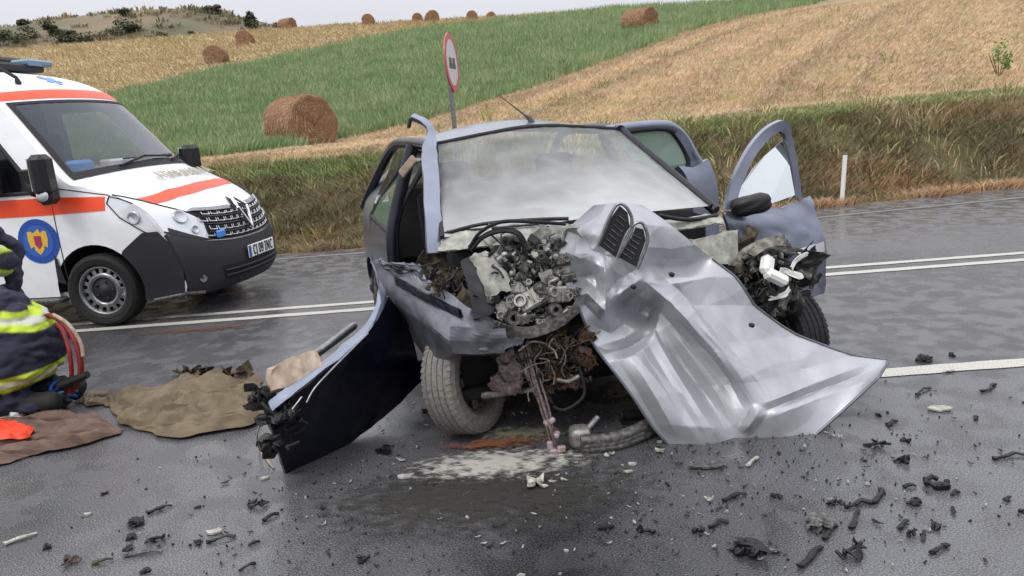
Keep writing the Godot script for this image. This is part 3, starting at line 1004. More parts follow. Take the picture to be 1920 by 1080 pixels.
func build_ambulance() -> void:
	var t := thing("ambulance", "white ambulance van with orange stripes and black bumper parked across the double line", "ambulance", Vector3(-3.56, 0, -7.75), deg_to_rad(-8))
	for i in range(0, 65):
		var u := i / 4.0
		var r := van_row(clampf(u, 0, 15.999))
		van_edge.append([r[0] - r[3], r[1] - r[4], r[2]])
	# outline of the flank from the sill round the wheel arch and up the edge of the shell
	var flank := [Vector2(-5.0, 0.3)]
	flank.append_array(arc2(Vector2(-0.06, 0.345), 0.425, PI + 0.1, -0.1, 20))
	flank.append(Vector2(0.55, 0.22))
	for i in range(2, 65): flank.append(Vector2(van_edge[i][0], van_edge[i][1]))
	var win := [Vector2(-0.56, 1.27), Vector2(-0.60, 1.42), Vector2(-1.03, 1.99), Vector2(-1.12, 2.04), Vector2(-1.60, 2.05), Vector2(-1.62, 1.25)]
	var rear_arch := arc2(Vector2(-3.68, 0.345), 0.425, PI + 0.1, -0.1, 20)
	var s := begin()
	patch(s, flank, 0.09, func(q): return van_side(q.x, q.y), [win, rear_arch], 1)
	patch(s, flank, 0.2, func(q): return van_side(q.x, q.y) * Vector3(1, 1, -1), [win, rear_arch], 2)
	s.set_smooth_group(3)
	for i in range(0, 96):
		for k in 28:
			var u0 := i / 6.0
			var u1 := (i + 1) / 6.0
			var v0 := k / 14.0 - 1.0
			var v1 := (k + 1) / 14.0 - 1.0
			if u0 > 8.95 and u1 < 11.05 and k > 0 and k < 27: continue
			quad(s, van_shell(u0, v0), van_shell(u0, v1), van_shell(u1, v1), van_shell(u1, v0))
	box(s, Transform3D(Basis(), Vector3(-2.4, 0.3, 0)), Vector3(5.1, 0.06, 1.9), 0.01)
	box(s, Transform3D(Basis(), Vector3(-5.0, 1.35, 0)), Vector3(0.04, 2.1, 1.95), 0.01)
	put("body", s, M.white, t)
	var shell := func(off: float) -> Callable:
		return func(q: Vector2) -> Vector3: return van_shell(q.x, q.y, off)
	var side := func(off: float) -> Callable:
		return func(q: Vector2) -> Vector3: return van_side(q.x, q.y, off)
	# cab inside
	s = begin()
	box(s, Transform3D(Basis(), Vector3(-1.75, 1.3, 0)), Vector3(0.05, 1.9, 1.66), 0.01)
	box(s, Transform3D(Basis(), Vector3(-0.33, 1.13, 0)), Vector3(0.5, 0.4, 1.5), 0.08)
	box(s, Transform3D(Basis(), Vector3(-0.7, 0.5, 0)), Vector3(1.9, 0.1, 1.7), 0.01)
	put("cab_interior", s, M.cloth_dark, t)
	for z in [0.5, -0.15, -0.55]:
		s = begin()
		box(s, Transform3D(Basis(Vector3.BACK, 0.18), Vector3(-1.42, 1.25, z)), Vector3(0.16, 0.75, 0.42), 0.05)
		box(s, Transform3D(Basis(Vector3.BACK, 0.1), Vector3(-1.48, 1.72, z)), Vector3(0.1, 0.2, 0.24), 0.04)
		put("seat", s, M.cloth_dark, t)
	s = begin()
	box(s, Transform3D(Basis(Vector3.UP, 0.3), Vector3(-0.46, 1.46, 0.45)), Vector3(0.16, 0.13, 0.36), 0.03)
	put("dashboard_blue_box", s, M.blue_light, t)
	s = begin()
	box(s, Transform3D(Basis(Vector3.UP, -0.2), Vector3(-0.4, 1.45, -0.05)), Vector3(0.16, 0.12, 0.34), 0.02)
	put("dashboard_papers", s, M.plastic_white, t)
	s = begin()
	var wheel_pts := []
	for k in 25: wheel_pts.append(Vector3(-0.62 + 0.09 * cos(TAU * k / 24), 1.3 + 0.17 * cos(TAU * k / 24), -0.5 + 0.19 * sin(TAU * k / 24)))
	tube(s, wheel_pts, 0.014, 6)
	put("steering_wheel", s, M.black, t)
	# glazing
	var ws := [Vector2(9.0, -0.93), Vector2(9.0, 0.93), Vector2(10.0, 0.93), Vector2(11.0, 0.93), Vector2(11.0, -0.93)]
	s = begin()
	patch(s, ws, 0.14, shell.call(0.004))
	put("windscreen", s, glass(Color(0.30, 0.36, 0.42), 0.28), t)
	s = begin()
	for b in [[8.93, 9.16, -0.94, 0.94], [10.94, 11.04, -0.94, 0.94], [8.95, 11.03, 0.90, 0.945], [8.95, 11.03, -0.945, -0.90]]:
		patch(s, [Vector2(b[0], b[2]), Vector2(b[0], b[3]), Vector2(b[1], b[3]), Vector2(b[1], b[2])], 0.12, shell.call(0.009))
	put("windscreen_seal", s, M.gap, t)
	s = begin()
	patch(s, win, 0.2, side.call(-0.012))
	put("door_window", s, M.pane_dark, t)
	s = begin()
	var far_win := func(q: Vector2) -> Vector3: return van_side(q.x, q.y, -0.012) * Vector3(1, 1, -1)
	patch(s, win, 0.2, far_win)
	put("door_window", s, M.pane_dark, t)
	s = begin()
	for i in win.size():
		var a := van_side(win[i].x, win[i].y, 0.004)
		var b: Vector2 = win[(i + 1) % win.size()]
		tube(s, [a, van_side(b.x, b.y, 0.004)], 0.02, 6)
	put("window_seal", s, M.gap, t)
	# wipers and cowl
	s = begin()
	for w in [[0.55, -0.28], [-0.2, -0.85]]:
		tube(s, [van_shell(9.05, w[0], 0.03), van_shell(9.22, lerpf(w[0], w[1], 0.4), 0.05), van_shell(9.20, w[1], 0.03)], 0.012, 6)
		tube(s, [van_shell(9.26, lerpf(w[0], w[1], 0.12), 0.025), van_shell(9.27, w[1] - 0.06, 0.025)], 0.008, 6)
	put("wiper", s, M.black, t)
	# stripes
	s = begin()
	patch(s, [Vector2(0.13, 1.07), Vector2(0.13, 1.19), Vector2(-0.35, 1.215), Vector2(-2.0, 1.225), Vector2(-5.0, 1.225), Vector2(-5.0, 1.06), Vector2(-0.36, 1.06)], 0.1, side.call(0.004))
	patch(s, [Vector2(11.14, 0.96), Vector2(11.14, -0.96), Vector2(11.75, -0.96), Vector2(11.75, 0.99), Vector2(11.5, 0.99)], 0.1, shell.call(0.004))
	patch(s, [Vector2(6.15, 0.86), Vector2(6.62, 0.55), Vector2(6.86, 0.1), Vector2(6.9, -0.4), Vector2(6.65, -0.93), Vector2(7.0, -0.93), Vector2(7.32, -0.4), Vector2(7.3, 0.1), Vector2(7.1, 0.55), Vector2(6.55, 0.93)], 0.08, shell.call(0.004))
	put("orange_stripe", s, M.orange, t)
	# shut lines
	s = begin()
	for q in [[Vector2(-0.36, 0.46), Vector2(-0.37, 1.0), Vector2(-0.36, 1.3)], [Vector2(-1.72, 0.4), Vector2(-1.72, 2.1)], [Vector2(-0.36, 1.3), Vector2(0.17, 1.20)]]:
		for i in q.size() - 1:
			var a: Vector2 = q[i]
			var b: Vector2 = q[i + 1]
			for k in 8:
				var e: Vector2 = a.lerp(b, k / 8.0)
				var f: Vector2 = a.lerp(b, (k + 1) / 8.0)
				beam(s, van_side(e.x, e.y, 0.001), van_side(f.x, f.y, 0.001), 0.007, 0.008, 0.001)
	put("shut_line", s, M.gap, t)
	# emblem on the door: blue disc, paler ring, gold eagle with a red shield
	var ec := Vector2(-0.57, 0.83)
	s = begin()
	patch(s, arc2(ec, 0.205, 0, TAU, 40), 0.1, side.call(0.004))
	var em := put("round_emblem", s, M.blue, t)
	s = begin()
	patch(s, arc2(ec, 0.150, 0, TAU, 36), 0.1, side.call(0.007))
	put("inner_disc", s, mat(Color(0.20, 0.37, 0.72), 0.4), em)
	s = begin()
	var eagle := [[0, 0.10], [0.02, 0.115], [0.03, 0.09], [0.035, 0.075], [0.06, 0.095], [0.095, 0.09], [0.1, 0.02], [0.085, -0.06], [0.05, -0.045], [0.045, -0.08], [0.0, -0.125], [-0.045, -0.08], [-0.05, -0.045], [-0.085, -0.06], [-0.1, 0.02], [-0.095, 0.09], [-0.06, 0.095], [-0.035, 0.075]]
	var pe := []
	for q in eagle: pe.append(ec + Vector2(q[0], q[1]))
	patch(s, pe, 0.1, side.call(0.010))
	put("eagle", s, M.yellow, em)
	s = begin()
	patch(s, [ec + Vector2(-0.035, 0.05), ec + Vector2(0.035, 0.05), ec + Vector2(0.035, -0.03), ec + Vector2(0, -0.07), ec + Vector2(-0.035, -0.03)], 0.1, side.call(0.013))
	put("shield", s, mat(Color(0.62, 0.18, 0.35), 0.45), em)
	# headlamps
	for z in [1.0, -1.0]:
		var lampshape := [Vector2(3.7, 0.64), Vector2(4.7, 0.60), Vector2(5.5, 0.74), Vector2(6.25, 0.88), Vector2(6.95, 1.0), Vector2(4.05, 1.0), Vector2(3.8, 0.85)]
		var hl := Node3D.new()
		hl.name = "headlight"
		t.add_child(hl, true)
		s = begin()
		patch(s, lampshape, 0.08, func(q): return van_shell(q.x, q.y * z, 0.006))
		patch(s, [Vector2(0.587, 0.85), Vector2(0.47, 1.03), Vector2(0.375, 1.115), Vector2(0.17, 1.19), Vector2(0.15, 1.13), Vector2(0.26, 1.00), Vector2(0.45, 0.86), Vector2(0.57, 0.80)], 0.1, func(q): return van_side(q.x, q.y, 0.006) * Vector3(1, 1, z))
		put("reflector", s, M.lamp, hl)
		for c in [[4.9, 0.79, 0.068], [4.3, 0.73, 0.04]]:
			s = begin()
			var n0 := van_shell(c[0], c[1] * z, 0.02) - van_shell(c[0], c[1] * z)
			var y0 := n0.normalized()
			var x0 := y0.cross(Vector3.UP).normalized()
			lathe(s, [Vector2(c[2], 0.004), Vector2(c[2], 0.016), Vector2(c[2] * 0.88, 0.018), Vector2(c[2] * 0.7, 0.006), Vector2(0.0, 0.003)], 24, Transform3D(Basis(x0, y0, x0.cross(y0)), van_shell(c[0], c[1] * z, 0.004)))
			put("lamp_bowl", s, M.lamp_bowl, hl)
		s = begin()
		lathe(s, [Vector2(0.06, 0.0), Vector2(0.06, 0.012), Vector2(0.05, 0.014), Vector2(0.035, 0.004), Vector2(0, 0.002)], 22, Transform3D(Basis(Vector3.RIGHT, PI / 2 * z), van_side(0.38, 0.985, 0.006) * Vector3(1, 1, z)))
		put("lamp_bowl", s, M.lamp_bowl, hl)
		s = begin()
		var tail := [Vector2(0.17, 1.19), Vector2(0.15, 1.13), Vector2(0.26, 1.00), Vector2(0.45, 0.86), Vector2(0.57, 0.80)]
		for i in tail.size() - 1:
			tube(s, [van_side(tail[i].x, tail[i].y, 0.008) * Vector3(1, 1, z), van_side(tail[i + 1].x, tail[i + 1].y, 0.008) * Vector3(1, 1, z)], 0.006, 5)
		tube(s, [van_side(0.17, 1.19, 0.008) * Vector3(1, 1, z), van_side(0.27, 1.16, 0.008) * Vector3(1, 1, z), van_side(0.375, 1.115, 0.008) * Vector3(1, 1, z)], 0.006, 5)
		for i in [0, 1, 2, 3, 5, 6]:
			var a: Vector2 = lampshape[i]
			var b: Vector2 = lampshape[(i + 1) % lampshape.size()]
			for k in 3:
				var e: Vector2 = a.lerp(b, k / 3.0)
				var f: Vector2 = a.lerp(b, (k + 1) / 3.0)
				tube(s, [van_shell(e.x, e.y * z, 0.008), van_shell(f.x, f.y * z, 0.008)], 0.007, 5)
		put("gasket", s, M.gap, hl)
	# grille
	s = begin()
	patch(s, [Vector2(3.7, -0.62), Vector2(3.7, 0.62), Vector2(5.35, 0.72), Vector2(5.6, 0.5), Vector2(5.7, 0.0), Vector2(5.6, -0.5), Vector2(5.35, -0.72)], 0.1, shell.call(0.005))
	var gr := put("grille", s, M.void, t)
	for row in 4:
		for k in 13:
			if absf(k - 6) < 1 and row > 1: continue
			var v := (k - 6) * 0.104 + (0.02 if row % 2 else -0.02)
			if absf(v) > 0.62: continue
			s = begin()
			var u := 3.95 + row * 0.36
			var q := [van_shell(u, v - 0.04, 0.018), van_shell(u, v + 0.04, 0.018), van_shell(u + 0.16, v + 0.04, 0.018), van_shell(u + 0.16, v - 0.04, 0.018)]
			tube(s, [q[0], q[1]], 0.007, 5)
			tube(s, [q[1], q[2]], 0.005, 5)
			tube(s, [q[3], q[0]], 0.005, 5)
			put("grille_bar", s, M.chrome, gr)
	for row in 3:
		s = begin()
		var pl := []
		for k in 13: pl.append(van_shell(4.2 + row * 0.36, (k - 6) * 0.098, 0.012))
		tube(s, pl, 0.006, 5)
		put("grille_slat", s, M.plastic_grey, gr)
	for e in [[5.33, 5.72, 0.16], [3.52, 3.68, 0.002]]:
		for sg in [1.0, -1.0]:
			s = begin()
			patch(s, [Vector2(e[0], e[2] * sg), Vector2(e[0], 0.70 * sg), Vector2(e[1] - 0.05, 0.62 * sg), Vector2(e[1], e[2] * sg)], 0.1, shell.call(0.022))
			put("chrome_bar", s, M.steel, gr)
	# diamond badge standing proud of the grille
	s = begin()
	var b0 := [Vector2(6.15, 0.0), Vector2(5.2, 0.10), Vector2(4.1, 0.0), Vector2(5.2, -0.10)]
	for i in 4:
		var a: Vector2 = b0[i]
		var b: Vector2 = b0[(i + 1) % 4]
		beam(s, van_shell(a.x, a.y, 0.055), van_shell(b.x, b.y, 0.055), 0.034, 0.03, 0.01, Vector3(1, 0, 0))
	put("badge", s, M.chrome, gr)
	s = begin()
	patch(s, [Vector2(6.35, 0.0), Vector2(5.2, 0.16), Vector2(3.95, 0.0), Vector2(5.2, -0.16)], 0.2, shell.call(0.014))
	put("badge_surround", s, M.gap, gr)
	s = begin()
	box(s, Transform3D(Basis(), van_shell(4.05, 0.50, 0.03)), Vector3(0.04, 0.07, 0.12), 0.01)
	put("blue_flasher", s, M.blue_light, t)
	# bumper
	s = begin()
	patch(s, [Vector2(0.05, -0.995), Vector2(0.05, 0.995), Vector2(3.55, 1.0), Vector2(4.3, 0.95), Vector2(3.72, 0.62), Vector2(3.6, 0.0), Vector2(3.72, -0.62), Vector2(4.3, -0.95), Vector2(3.55, -1.0)], 0.1, shell.call(0.012), [], 1)
	for z in [1.0, -1.0]:
		var bs := [Vector2(0.44, 0.22), Vector2(0.71, 0.22), Vector2(0.74, 0.5), Vector2(0.67, 0.72), Vector2(0.57, 0.85), Vector2(0.44, 0.85), Vector2(0.24, 0.70)]
		bs.append_array(arc2(Vector2(-0.06, 0.345), 0.43, 0.85, -0.25, 10))
		patch(s, bs, 0.09, func(q): return van_side(q.x, q.y, 0.014) * Vector3(1, 1, z), [], 2)
	for z in [1.0, -1.0]:
		var ed := []
		for k in 13: ed.append(van_shell(0.05 + k * 0.32, z))
		tube(s, ed, 0.02, 8)
	var bp := put("bumper", s, M.bumper, t)
	s = begin()
	patch(s, [Vector2(0.9, -0.6), Vector2(0.9, 0.6), Vector2(1.7, 0.62), Vector2(1.7, -0.62)], 0.12, shell.call(0.016))
	put("air_intake", s, M.void, bp)
	for k in 2:
		s = begin()
		var pl := []
		for i in 13: pl.append(van_shell(1.15 + k * 0.28, (i - 6) * 0.1, 0.024))
		tube(s, pl, 0.011, 6)
		put("intake_slat", s, M.bumper, bp)
	s = begin()
	lathe(s, [Vector2(0.035, 0.0), Vector2(0.035, 0.010), Vector2(0.028, 0.010), Vector2(0.018, 0.004), Vector2(0, 0.002)], 20, Transform3D(Basis(Vector3.FORWARD, 1.1) * Basis(Vector3.RIGHT, 0.7), van_shell(1.25, 0.86, 0.014)))
	put("fog_lamp", s, M.plastic_grey, bp)
	s = begin()
	tube(s, [van_side(0.44, 0.225, 0.02), van_side(0.71, 0.26, 0.0)], 0.018, 6)
	tube(s, [van_side(0.71, 0.26, 0.0), van_shell(0.35, 0.85, 0.02)], 0.018, 6)
	put("bumper_lip", s, M.plastic_grey, bp)
	# number plate
	var pn := Node3D.new()
	pn.name = "number_plate"
	t.add_child(pn, true)
	pn.position = van_shell(2.2, -0.06, 0.035)
	pn.basis = Basis(Vector3.UP, PI / 2)
	s = begin()
	box(s, Transform3D(), Vector3(0.56, 0.125, 0.012), 0.004)
	put("plate_base", s, M.plastic_white, pn)
	s = begin()
	box(s, Transform3D(Basis(), Vector3(-0.256, 0, 0.006)), Vector3(0.045, 0.115, 0.004), 0.001)
	put("blue_band", s, M.blue, pn)
	lettering("plate_text", "CJ 09 INC", 0.098, M.gap, pn, Transform3D(Basis(), Vector3(0.022, 0, 0.008)), 0.43)
	# lettering on the bonnet
	var lb := Node3D.new()
	lb.name = "bonnet_text"
	t.add_child(lb, true)
	var bx := Vector3(0, 0, -1)
	var by := (van_shell(8.4, 0) - van_shell(7.7, 0)).normalized()
	lb.transform = Transform3D(Basis(bx, by, bx.cross(by)), van_shell(7.95, -0.02, 0.012))
	lettering("letters", "AMBULANTA", 0.13, mat(Color(0.62, 0.58, 0.50), 0.5), lb, Transform3D(Basis().scaled(Vector3(-1, 1, 1)), Vector3.ZERO), 0.98)
	# star of life on the roof front, light bar, aerial
	s = begin()
	for k in 3:
		var a := PI / 3 * k
		var d := Vector2(cos(a) * 0.4, sin(a) * 0.115)
		var n := Vector2(-sin(a) * 0.10, cos(a) * 0.028)
		var c := Vector2(12.55, 0.14)
		patch(s, [c - d - n, c + d - n, c + d + n, c - d + n], 0.2, shell.call(0.004 + k * 0.001))
	put("six_armed_star", s, M.blue_light, t)
	var lbz := Node3D.new()
	lbz.name = "light_bar"
	t.add_child(lbz, true)
	s = begin()
	box(s, Transform3D(Basis(), Vector3(-1.72, 2.52, 0)), Vector3(0.5, 0.08, 1.3), 0.03)
	box(s, Transform3D(Basis(), Vector3(-1.85, 2.6, 0)), Vector3(0.3, 0.1, 1.3), 0.04)
	put("bar_base", s, M.bumper, lbz)
	for z in [0.56, -0.56]:
		s = begin()
		box(s, Transform3D(Basis(), Vector3(-1.55, 2.575, z)), Vector3(0.24, 0.07, 0.36), 0.03)
		put("bar_lens", s, mat(Color(0.42, 0.52, 0.60), 0.15), lbz)
	s = begin()
	tube(s, [van_shell(12.3, 0.62, 0.0), van_shell(12.4, 0.62, 0.05), van_shell(13.4, 0.66, 0.22)], [0.03, 0.018, 0.006], 8)
	put("aerial", s, M.gap, t)
	# mirror
	for z in [1.0, -1.0]:
		var mr := Node3D.new()
		mr.name = "door_mirror"
		t.add_child(mr, true)
		s = begin()
		box(s, Transform3D(Basis(Vector3.UP, 0.25 * z), Vector3(-0.26, 1.42, 1.20 * z)), Vector3(0.15, 0.36, 0.22), 0.05)
		box(s, Transform3D(Basis(Vector3.UP, 0.2 * z), Vector3(-0.27, 1.24, 1.17 * z)), Vector3(0.13, 0.15, 0.2), 0.04)
		box(s, Transform3D(Basis(Vector3.BACK, 0.5), Vector3(-0.40, 1.33, 1.07 * z)), Vector3(0.26, 0.13, 0.14), 0.04)
		box(s, Transform3D(Basis(), Vector3(-0.52, 1.37, 1.005 * z)), Vector3(0.24, 0.22, 0.05), 0.02)
		put("mirror_housing", s, M.black, mr)
		s = begin()
		lathe(s, [Vector2(0.05, 0.0), Vector2(0.05, 0.02), Vector2(0.0, 0.024)], 20, Transform3D(Basis(Vector3.RIGHT, PI / 2 * z), Vector3(-0.24, 1.25, 1.27 * z)))
		put("side_repeater", s, M.lamp, mr)
		s = begin()
		box(s, Transform3D(Basis(Vector3.UP, 0.25 * z), Vector3(-0.34, 1.43, 1.2 * z)), Vector3(0.01, 0.28, 0.17), 0.002)
		put("mirror_glass", s, M.mirror, mr)
	# second mirror seen through the door window
	s = begin()
	box(s, Transform3D(Basis(Vector3.UP, 0.1), Vector3(-0.86, 1.45, 1.12)), Vector3(0.20, 0.34, 0.1), 0.04)
	box(s, Transform3D(Basis(Vector3.UP, 0.1), Vector3(-1.0, 1.4, 1.07)), Vector3(0.3, 0.1, 0.06), 0.02)
	put("blind_spot_mirror", s, M.black, t)
	s = begin()
	box(s, Transform3D(Basis(Vector3.UP, 0.1), Vector3(-0.855, 1.46, 1.174)), Vector3(0.14, 0.24, 0.01), 0.004)
	put("blind_spot_glass", s, mat(Color(0.42, 0.46, 0.5), 0.15, 0.6), t)
	# side vent, step, arch lining
	s = begin()
	patch(s, [Vector2(-0.46, 0.44), Vector2(-0.38, 0.42), Vector2(-0.415, 0.66), Vector2(-0.44, 0.7)], 0.1, side.call(0.012))
	put("arch_vent", s, M.gap, t)
	s = begin()
	box(s, Transform3D(Basis(), Vector3(-1.5, 0.27, 1.0)), Vector3(2.1, 0.05, 0.14), 0.015)
	put("side_step", s, M.plastic_grey, t)
	for x in [-0.06, -3.68]:
		for z in [1.0, -1.0]:
			s = begin()
			s.set_smooth_group(1)
			for k in 16:
				var a := PI * k / 16
				var b := PI * (k + 1) / 16
				var p := Vector3(x + cos(a) * 0.43, 0.33 + sin(a) * 0.43, z * 1.0)
				var q := Vector3(x + cos(b) * 0.43, 0.33 + sin(b) * 0.43, z * 1.0)
				var w := Vector3(0, 0, -0.42 * z)
				quad(s, p, q, q + w, p + w)
				tri(s, p + w, q + w, Vector3(x, 0.33, 0.58 * z))
			put("arch_lining", s, M.void, t)
	van_wheel(t, Vector3(-0.06, 0.338, 0.92), 1, 0.06)
	van_wheel(t, Vector3(-0.06, 0.338, -0.92), -1, 0.06)
	van_wheel(t, Vector3(-3.68, 0.338, 0.92), 1, 0)
	van_wheel(t, Vector3(-3.68, 0.338, -0.92), -1, 0)

func lettering(called: String, text: String, high: float, m: Material, parent: Node3D, xf: Transform3D, width := 0.0) -> void:
	var f := SystemFont.new()
	f.font_names = PackedStringArray(["Droid Sans"])
	f.font_weight = 700
	var tm := TextMesh.new()
	tm.font = f
	tm.text = text
	tm.font_size = 64
	tm.pixel_size = high / 46.0
	tm.depth = 0.003
	var o := obj(called, tm, m, parent)
	o.transform = xf
	if width > 0.0:
		var w := tm.get_aabb().size.x
		if w > 0.01: o.transform = xf * Transform3D(Basis().scaled(Vector3(width / w, 1, 1)), Vector3.ZERO)

# ---------------------------------------------------------------- wrecked car
func build_wreck() -> void:
	var car := thing("wrecked_car", "silver-blue saloon car with destroyed front, crumpled bonnet and open doors", "car", Vector3(0.40, 0, -3.80), deg_to_rad(17))
	var inv := car.transform.affine_inverse()
	var at_l := func(a: Array) -> Vector3: return inv * at(a[0], a[1], a[2])
	var grid := func(rows: Array) -> Array:
		var out := []
		for r in rows:
			var line := []
			for a in r: line.append(inv * at(a[0], a[1], a[2]))
			out.append(line)
		return out
	var ripple := func(amp: float, freq := 1.0) -> Callable:
		return func(p: Vector3, u: float, v: float) -> Vector3:
			var q := p * freq
			return Vector3(n_fold.get_noise_3dv(q) * 0.6, n_fold.get_noise_3dv(q + Vector3(9, 0, 0)) * 0.5, n_crease.get_noise_3dv(q)) * amp
	var s: SurfaceTool
	# windscreen: x right in view, z to the front of the car
	var ws := [[Vector3(-0.565, 1.475, -0.80), Vector3(0, 1.53, -0.72), Vector3(0.60, 1.475, -0.80)], [Vector3(-0.66, 1.25, -0.45), Vector3(0, 1.31, -0.34), Vector3(0.70, 1.25, -0.45)], [Vector3(-0.73, 1.03, -0.10), Vector3(0, 1.06, 0.04), Vector3(0.80, 1.03, -0.10)]]
	s = begin()
	var n := 36
	var pt := func(u: float, v: float) -> Vector3:
		var col := []
		for r in ws: col.append(along(r, u * 2))
		var p: Vector3 = along(col, v * 2)
		# the laminated pane sags and is starred
		p.z -= 0.035 * exp(-pow((u - 0.62) / 0.2, 2) - pow((v - 0.75) / 0.25, 2)) + 0.007 * n_crease.get_noise_2d(u * 3, v * 2)
		return p
	s.set_smooth_group(1)
	for j in n:
		for i in n:
			for e in [[0, 0], [1, 0], [1, 1], [0, 0], [1, 1], [0, 1]]:
				var u := float(i + e[0]) / n
				var v := float(j + e[1]) / n
				var k := clampf(0.29 + 0.48 * v * v + 0.25 * exp(-pow((u - 0.66) / 0.25, 2) - pow((v - 0.8) / 0.3, 2)) + 0.08 * n_dent.get_noise_2d(u * 60, v * 40) + 0.10 * n_crease.get_noise_2d(u * 1.3 + 4, v * 1.3), 0.18, 0.9)
				s.set_color(Color(1.0, 1.0, 1.0, k))
				s.add_vertex(pt.call(u, v))
	put("windscreen", s, M.frost, car)
	s = begin()
	var rim := []
	for k in 25: rim.append(Vector3(0.37 + 0.18 * cos(TAU * k / 24), 0.98 + 0.17 * sin(TAU * k / 24), -0.58 - 0.07 * sin(TAU * k / 24)))
	tube(s, rim, 0.015, 8)
	for k in 3:
		tube(s, [Vector3(0.37, 0.98, -0.58), rim[[0, 12, 18][k]]], 0.014, 6)
	put("steering_wheel", s, M.black, car)
	s = begin()
	for e in [[ws[0][0], ws[1][0], ws[2][0]], [ws[0][2], ws[1][2], ws[2][2]], [ws[0][0], ws[0][1], ws[0][2]]]:
		tube(s, smooth_path(e, 6), 0.013, 6)
	put("windscreen_seal", s, M.gap, car)
	# roof
	s = begin()
	sheet(s, [[Vector3(-0.60, 1.465, -0.80), Vector3(0, 1.545, -0.73), Vector3(0.62, 1.465, -0.80)], [Vector3(-0.61, 1.50, -1.3), Vector3(0, 1.585, -1.3), Vector3(0.61, 1.50, -1.3)], [Vector3(-0.60, 1.48, -2.0), Vector3(0, 1.54, -2.05), Vector3(0.60, 1.48, -2.0)]], 24, 20, 0.02, ripple.call(0.012, 1.0))
	put("roof", s, M.paint, car)
	s = begin()
	tube(s, [Vector3(0.05, 1.53, -0.84), Vector3(0.045, 1.575, -0.88), Vector3(0.03, 1.60, -0.92)], [0.024, 0.016, 0.008], 8)
	tube(s, [Vector3(0.03, 1.60, -0.92), Vector3(-0.06, 1.74, -1.15)], [0.006, 0.002], 6)
	put("roof_aerial", s, M.black, car)
	# near A-pillar, cut free at its top and bent
	s = begin()
	sheet(s, grid.call([[[800, 478, 3.68], [796, 420, 3.78], [792, 340, 4.02], [790, 285, 4.2], [800, 255, 4.3], [795, 238, 4.36], [772, 226, 4.45]], [[826, 478, 3.70], [825, 420, 3.80], [822, 340, 4.04], [818, 285, 4.22], [815, 255, 4.32], [803, 232, 4.38], [779, 221, 4.47]]]), 40, 4, 0.03, ripple.call(0.006, 2.0))
	var pil := put("pillar", s, M.paint, car)
	s = begin()
	tube(s, [at_l.call([826, 470, 3.72]), at_l.call([824, 400, 3.86]), at_l.call([816, 290, 4.2]), at_l.call([812, 262, 4.3])], 0.012, 6)
	tube(s, [at_l.call([770, 222, 4.46]), at_l.call([766, 240, 4.46])], 0.012, 6)
	put("torn_seal", s, M.black, pil)
	# far A-pillar and side rails, B and C pillars
	s = begin()
	for x in [1.0, -1.0]:
		if x > 0: tube(s, smooth_path([Vector3(0.61, 1.475, -0.80), Vector3(0.72, 1.24, -0.46), Vector3(0.83, 1.0, -0.1)], 5), [0.022, 0.022, 0.022, 0.022, 0.024, 0.026, 0.027, 0.028, 0.03, 0.03, 0.03], 8)
		tube(s, smooth_path([Vector3(0.60 * x, 1.465, -0.78), Vector3(0.635 * x, 1.485, -1.3), Vector3(0.65 * x, 1.45, -1.9), Vector3(0.74 * x, 1.18, -2.45), Vector3(0.80 * x, 0.98, -2.75)], 6), 0.035, 8)
		tube(s, smooth_path([Vector3(0.64 * x, 1.47, -1.15), Vector3(0.78 * x, 1.1, -1.12), Vector3(0.84 * x, 0.85, -1.08), Vector3(0.83 * x, 0.25, -1.05)], 5), 0.04, 8)
	put("pillar", s, M.dark_navy, car)
	# rear flank on the near side with its door, quarter and arch
	for x in [-1.0, 1.0]:
		var flank := func(q: Vector2) -> Vector3:
			var y := q.y
			var w := 0.86 - 0.03 * pow((y - 0.65) / 0.4, 2) - 0.22 * sm(0.93, 1.45, y) - 0.12 * sm(-2.5, -3.15, q.x)
			return Vector3(x * w, y, q.x)
		s = begin()
		var out := [Vector2(-1.06, 0.25), Vector2(-1.06, 0.94), Vector2(-2.0, 0.97), Vector2(-2.35, 1.3), Vector2(-2.5, 1.22), Vector2(-2.8, 1.02), Vector2(-3.15, 0.98), Vector2(-3.22, 0.7), Vector2(-3.15, 0.35), Vector2(-2.62, 0.28)]
		out.append_array(arc2(Vector2(-2.28, 0.30), 0.33, 0, PI, 14).slice(0))
		if x < 0:
			patch(s, out, 0.09, flank)
		else:
			patch(s, [Vector2(-1.95, 0.25), Vector2(-1.95, 0.95), Vector2(-2.35, 1.3), Vector2(-2.5, 1.22), Vector2(-2.8, 1.02), Vector2(-3.15, 0.98), Vector2(-3.22, 0.7), Vector2(-3.15, 0.35), Vector2(-2.62, 0.28)], 0.1, flank)
		put("rear_flank", s, M.paint, car)
		if x < 0:
			s = begin()
			patch(s, [Vector2(-1.12, 0.96), Vector2(-1.15, 1.38), Vector2(-1.75, 1.40), Vector2(-2.0, 0.985)], 0.15, flank)
			put("rear_window", s, M.pane, car)
			s = begin()
			for pr in [[Vector2(-1.10, 0.95), Vector2(-1.13, 1.40)], [Vector2(-1.13, 1.40), Vector2(-1.8, 1.42)], [Vector2(-1.8, 1.42), Vector2(-2.03, 0.97)], [Vector2(-2.03, 0.97), Vector2(-1.1, 0.95)]]:
				tube(s, [flank.call(pr[0]), flank.call(pr[0].lerp(pr[1], 0.5)), flank.call(pr[1])], 0.018, 6)
			put("window_seal", s, M.gap, car)
			s = begin()
			for z in [-1.07, -2.06]:
				tube(s, [flank.call(Vector2(z, 0.3)), flank.call(Vector2(z, 0.6)), flank.call(Vector2(z, 0.95))], 0.006, 5)
			put("shut_line", s, M.gap, car)
	# boot, rear screen, tail
	s = begin()
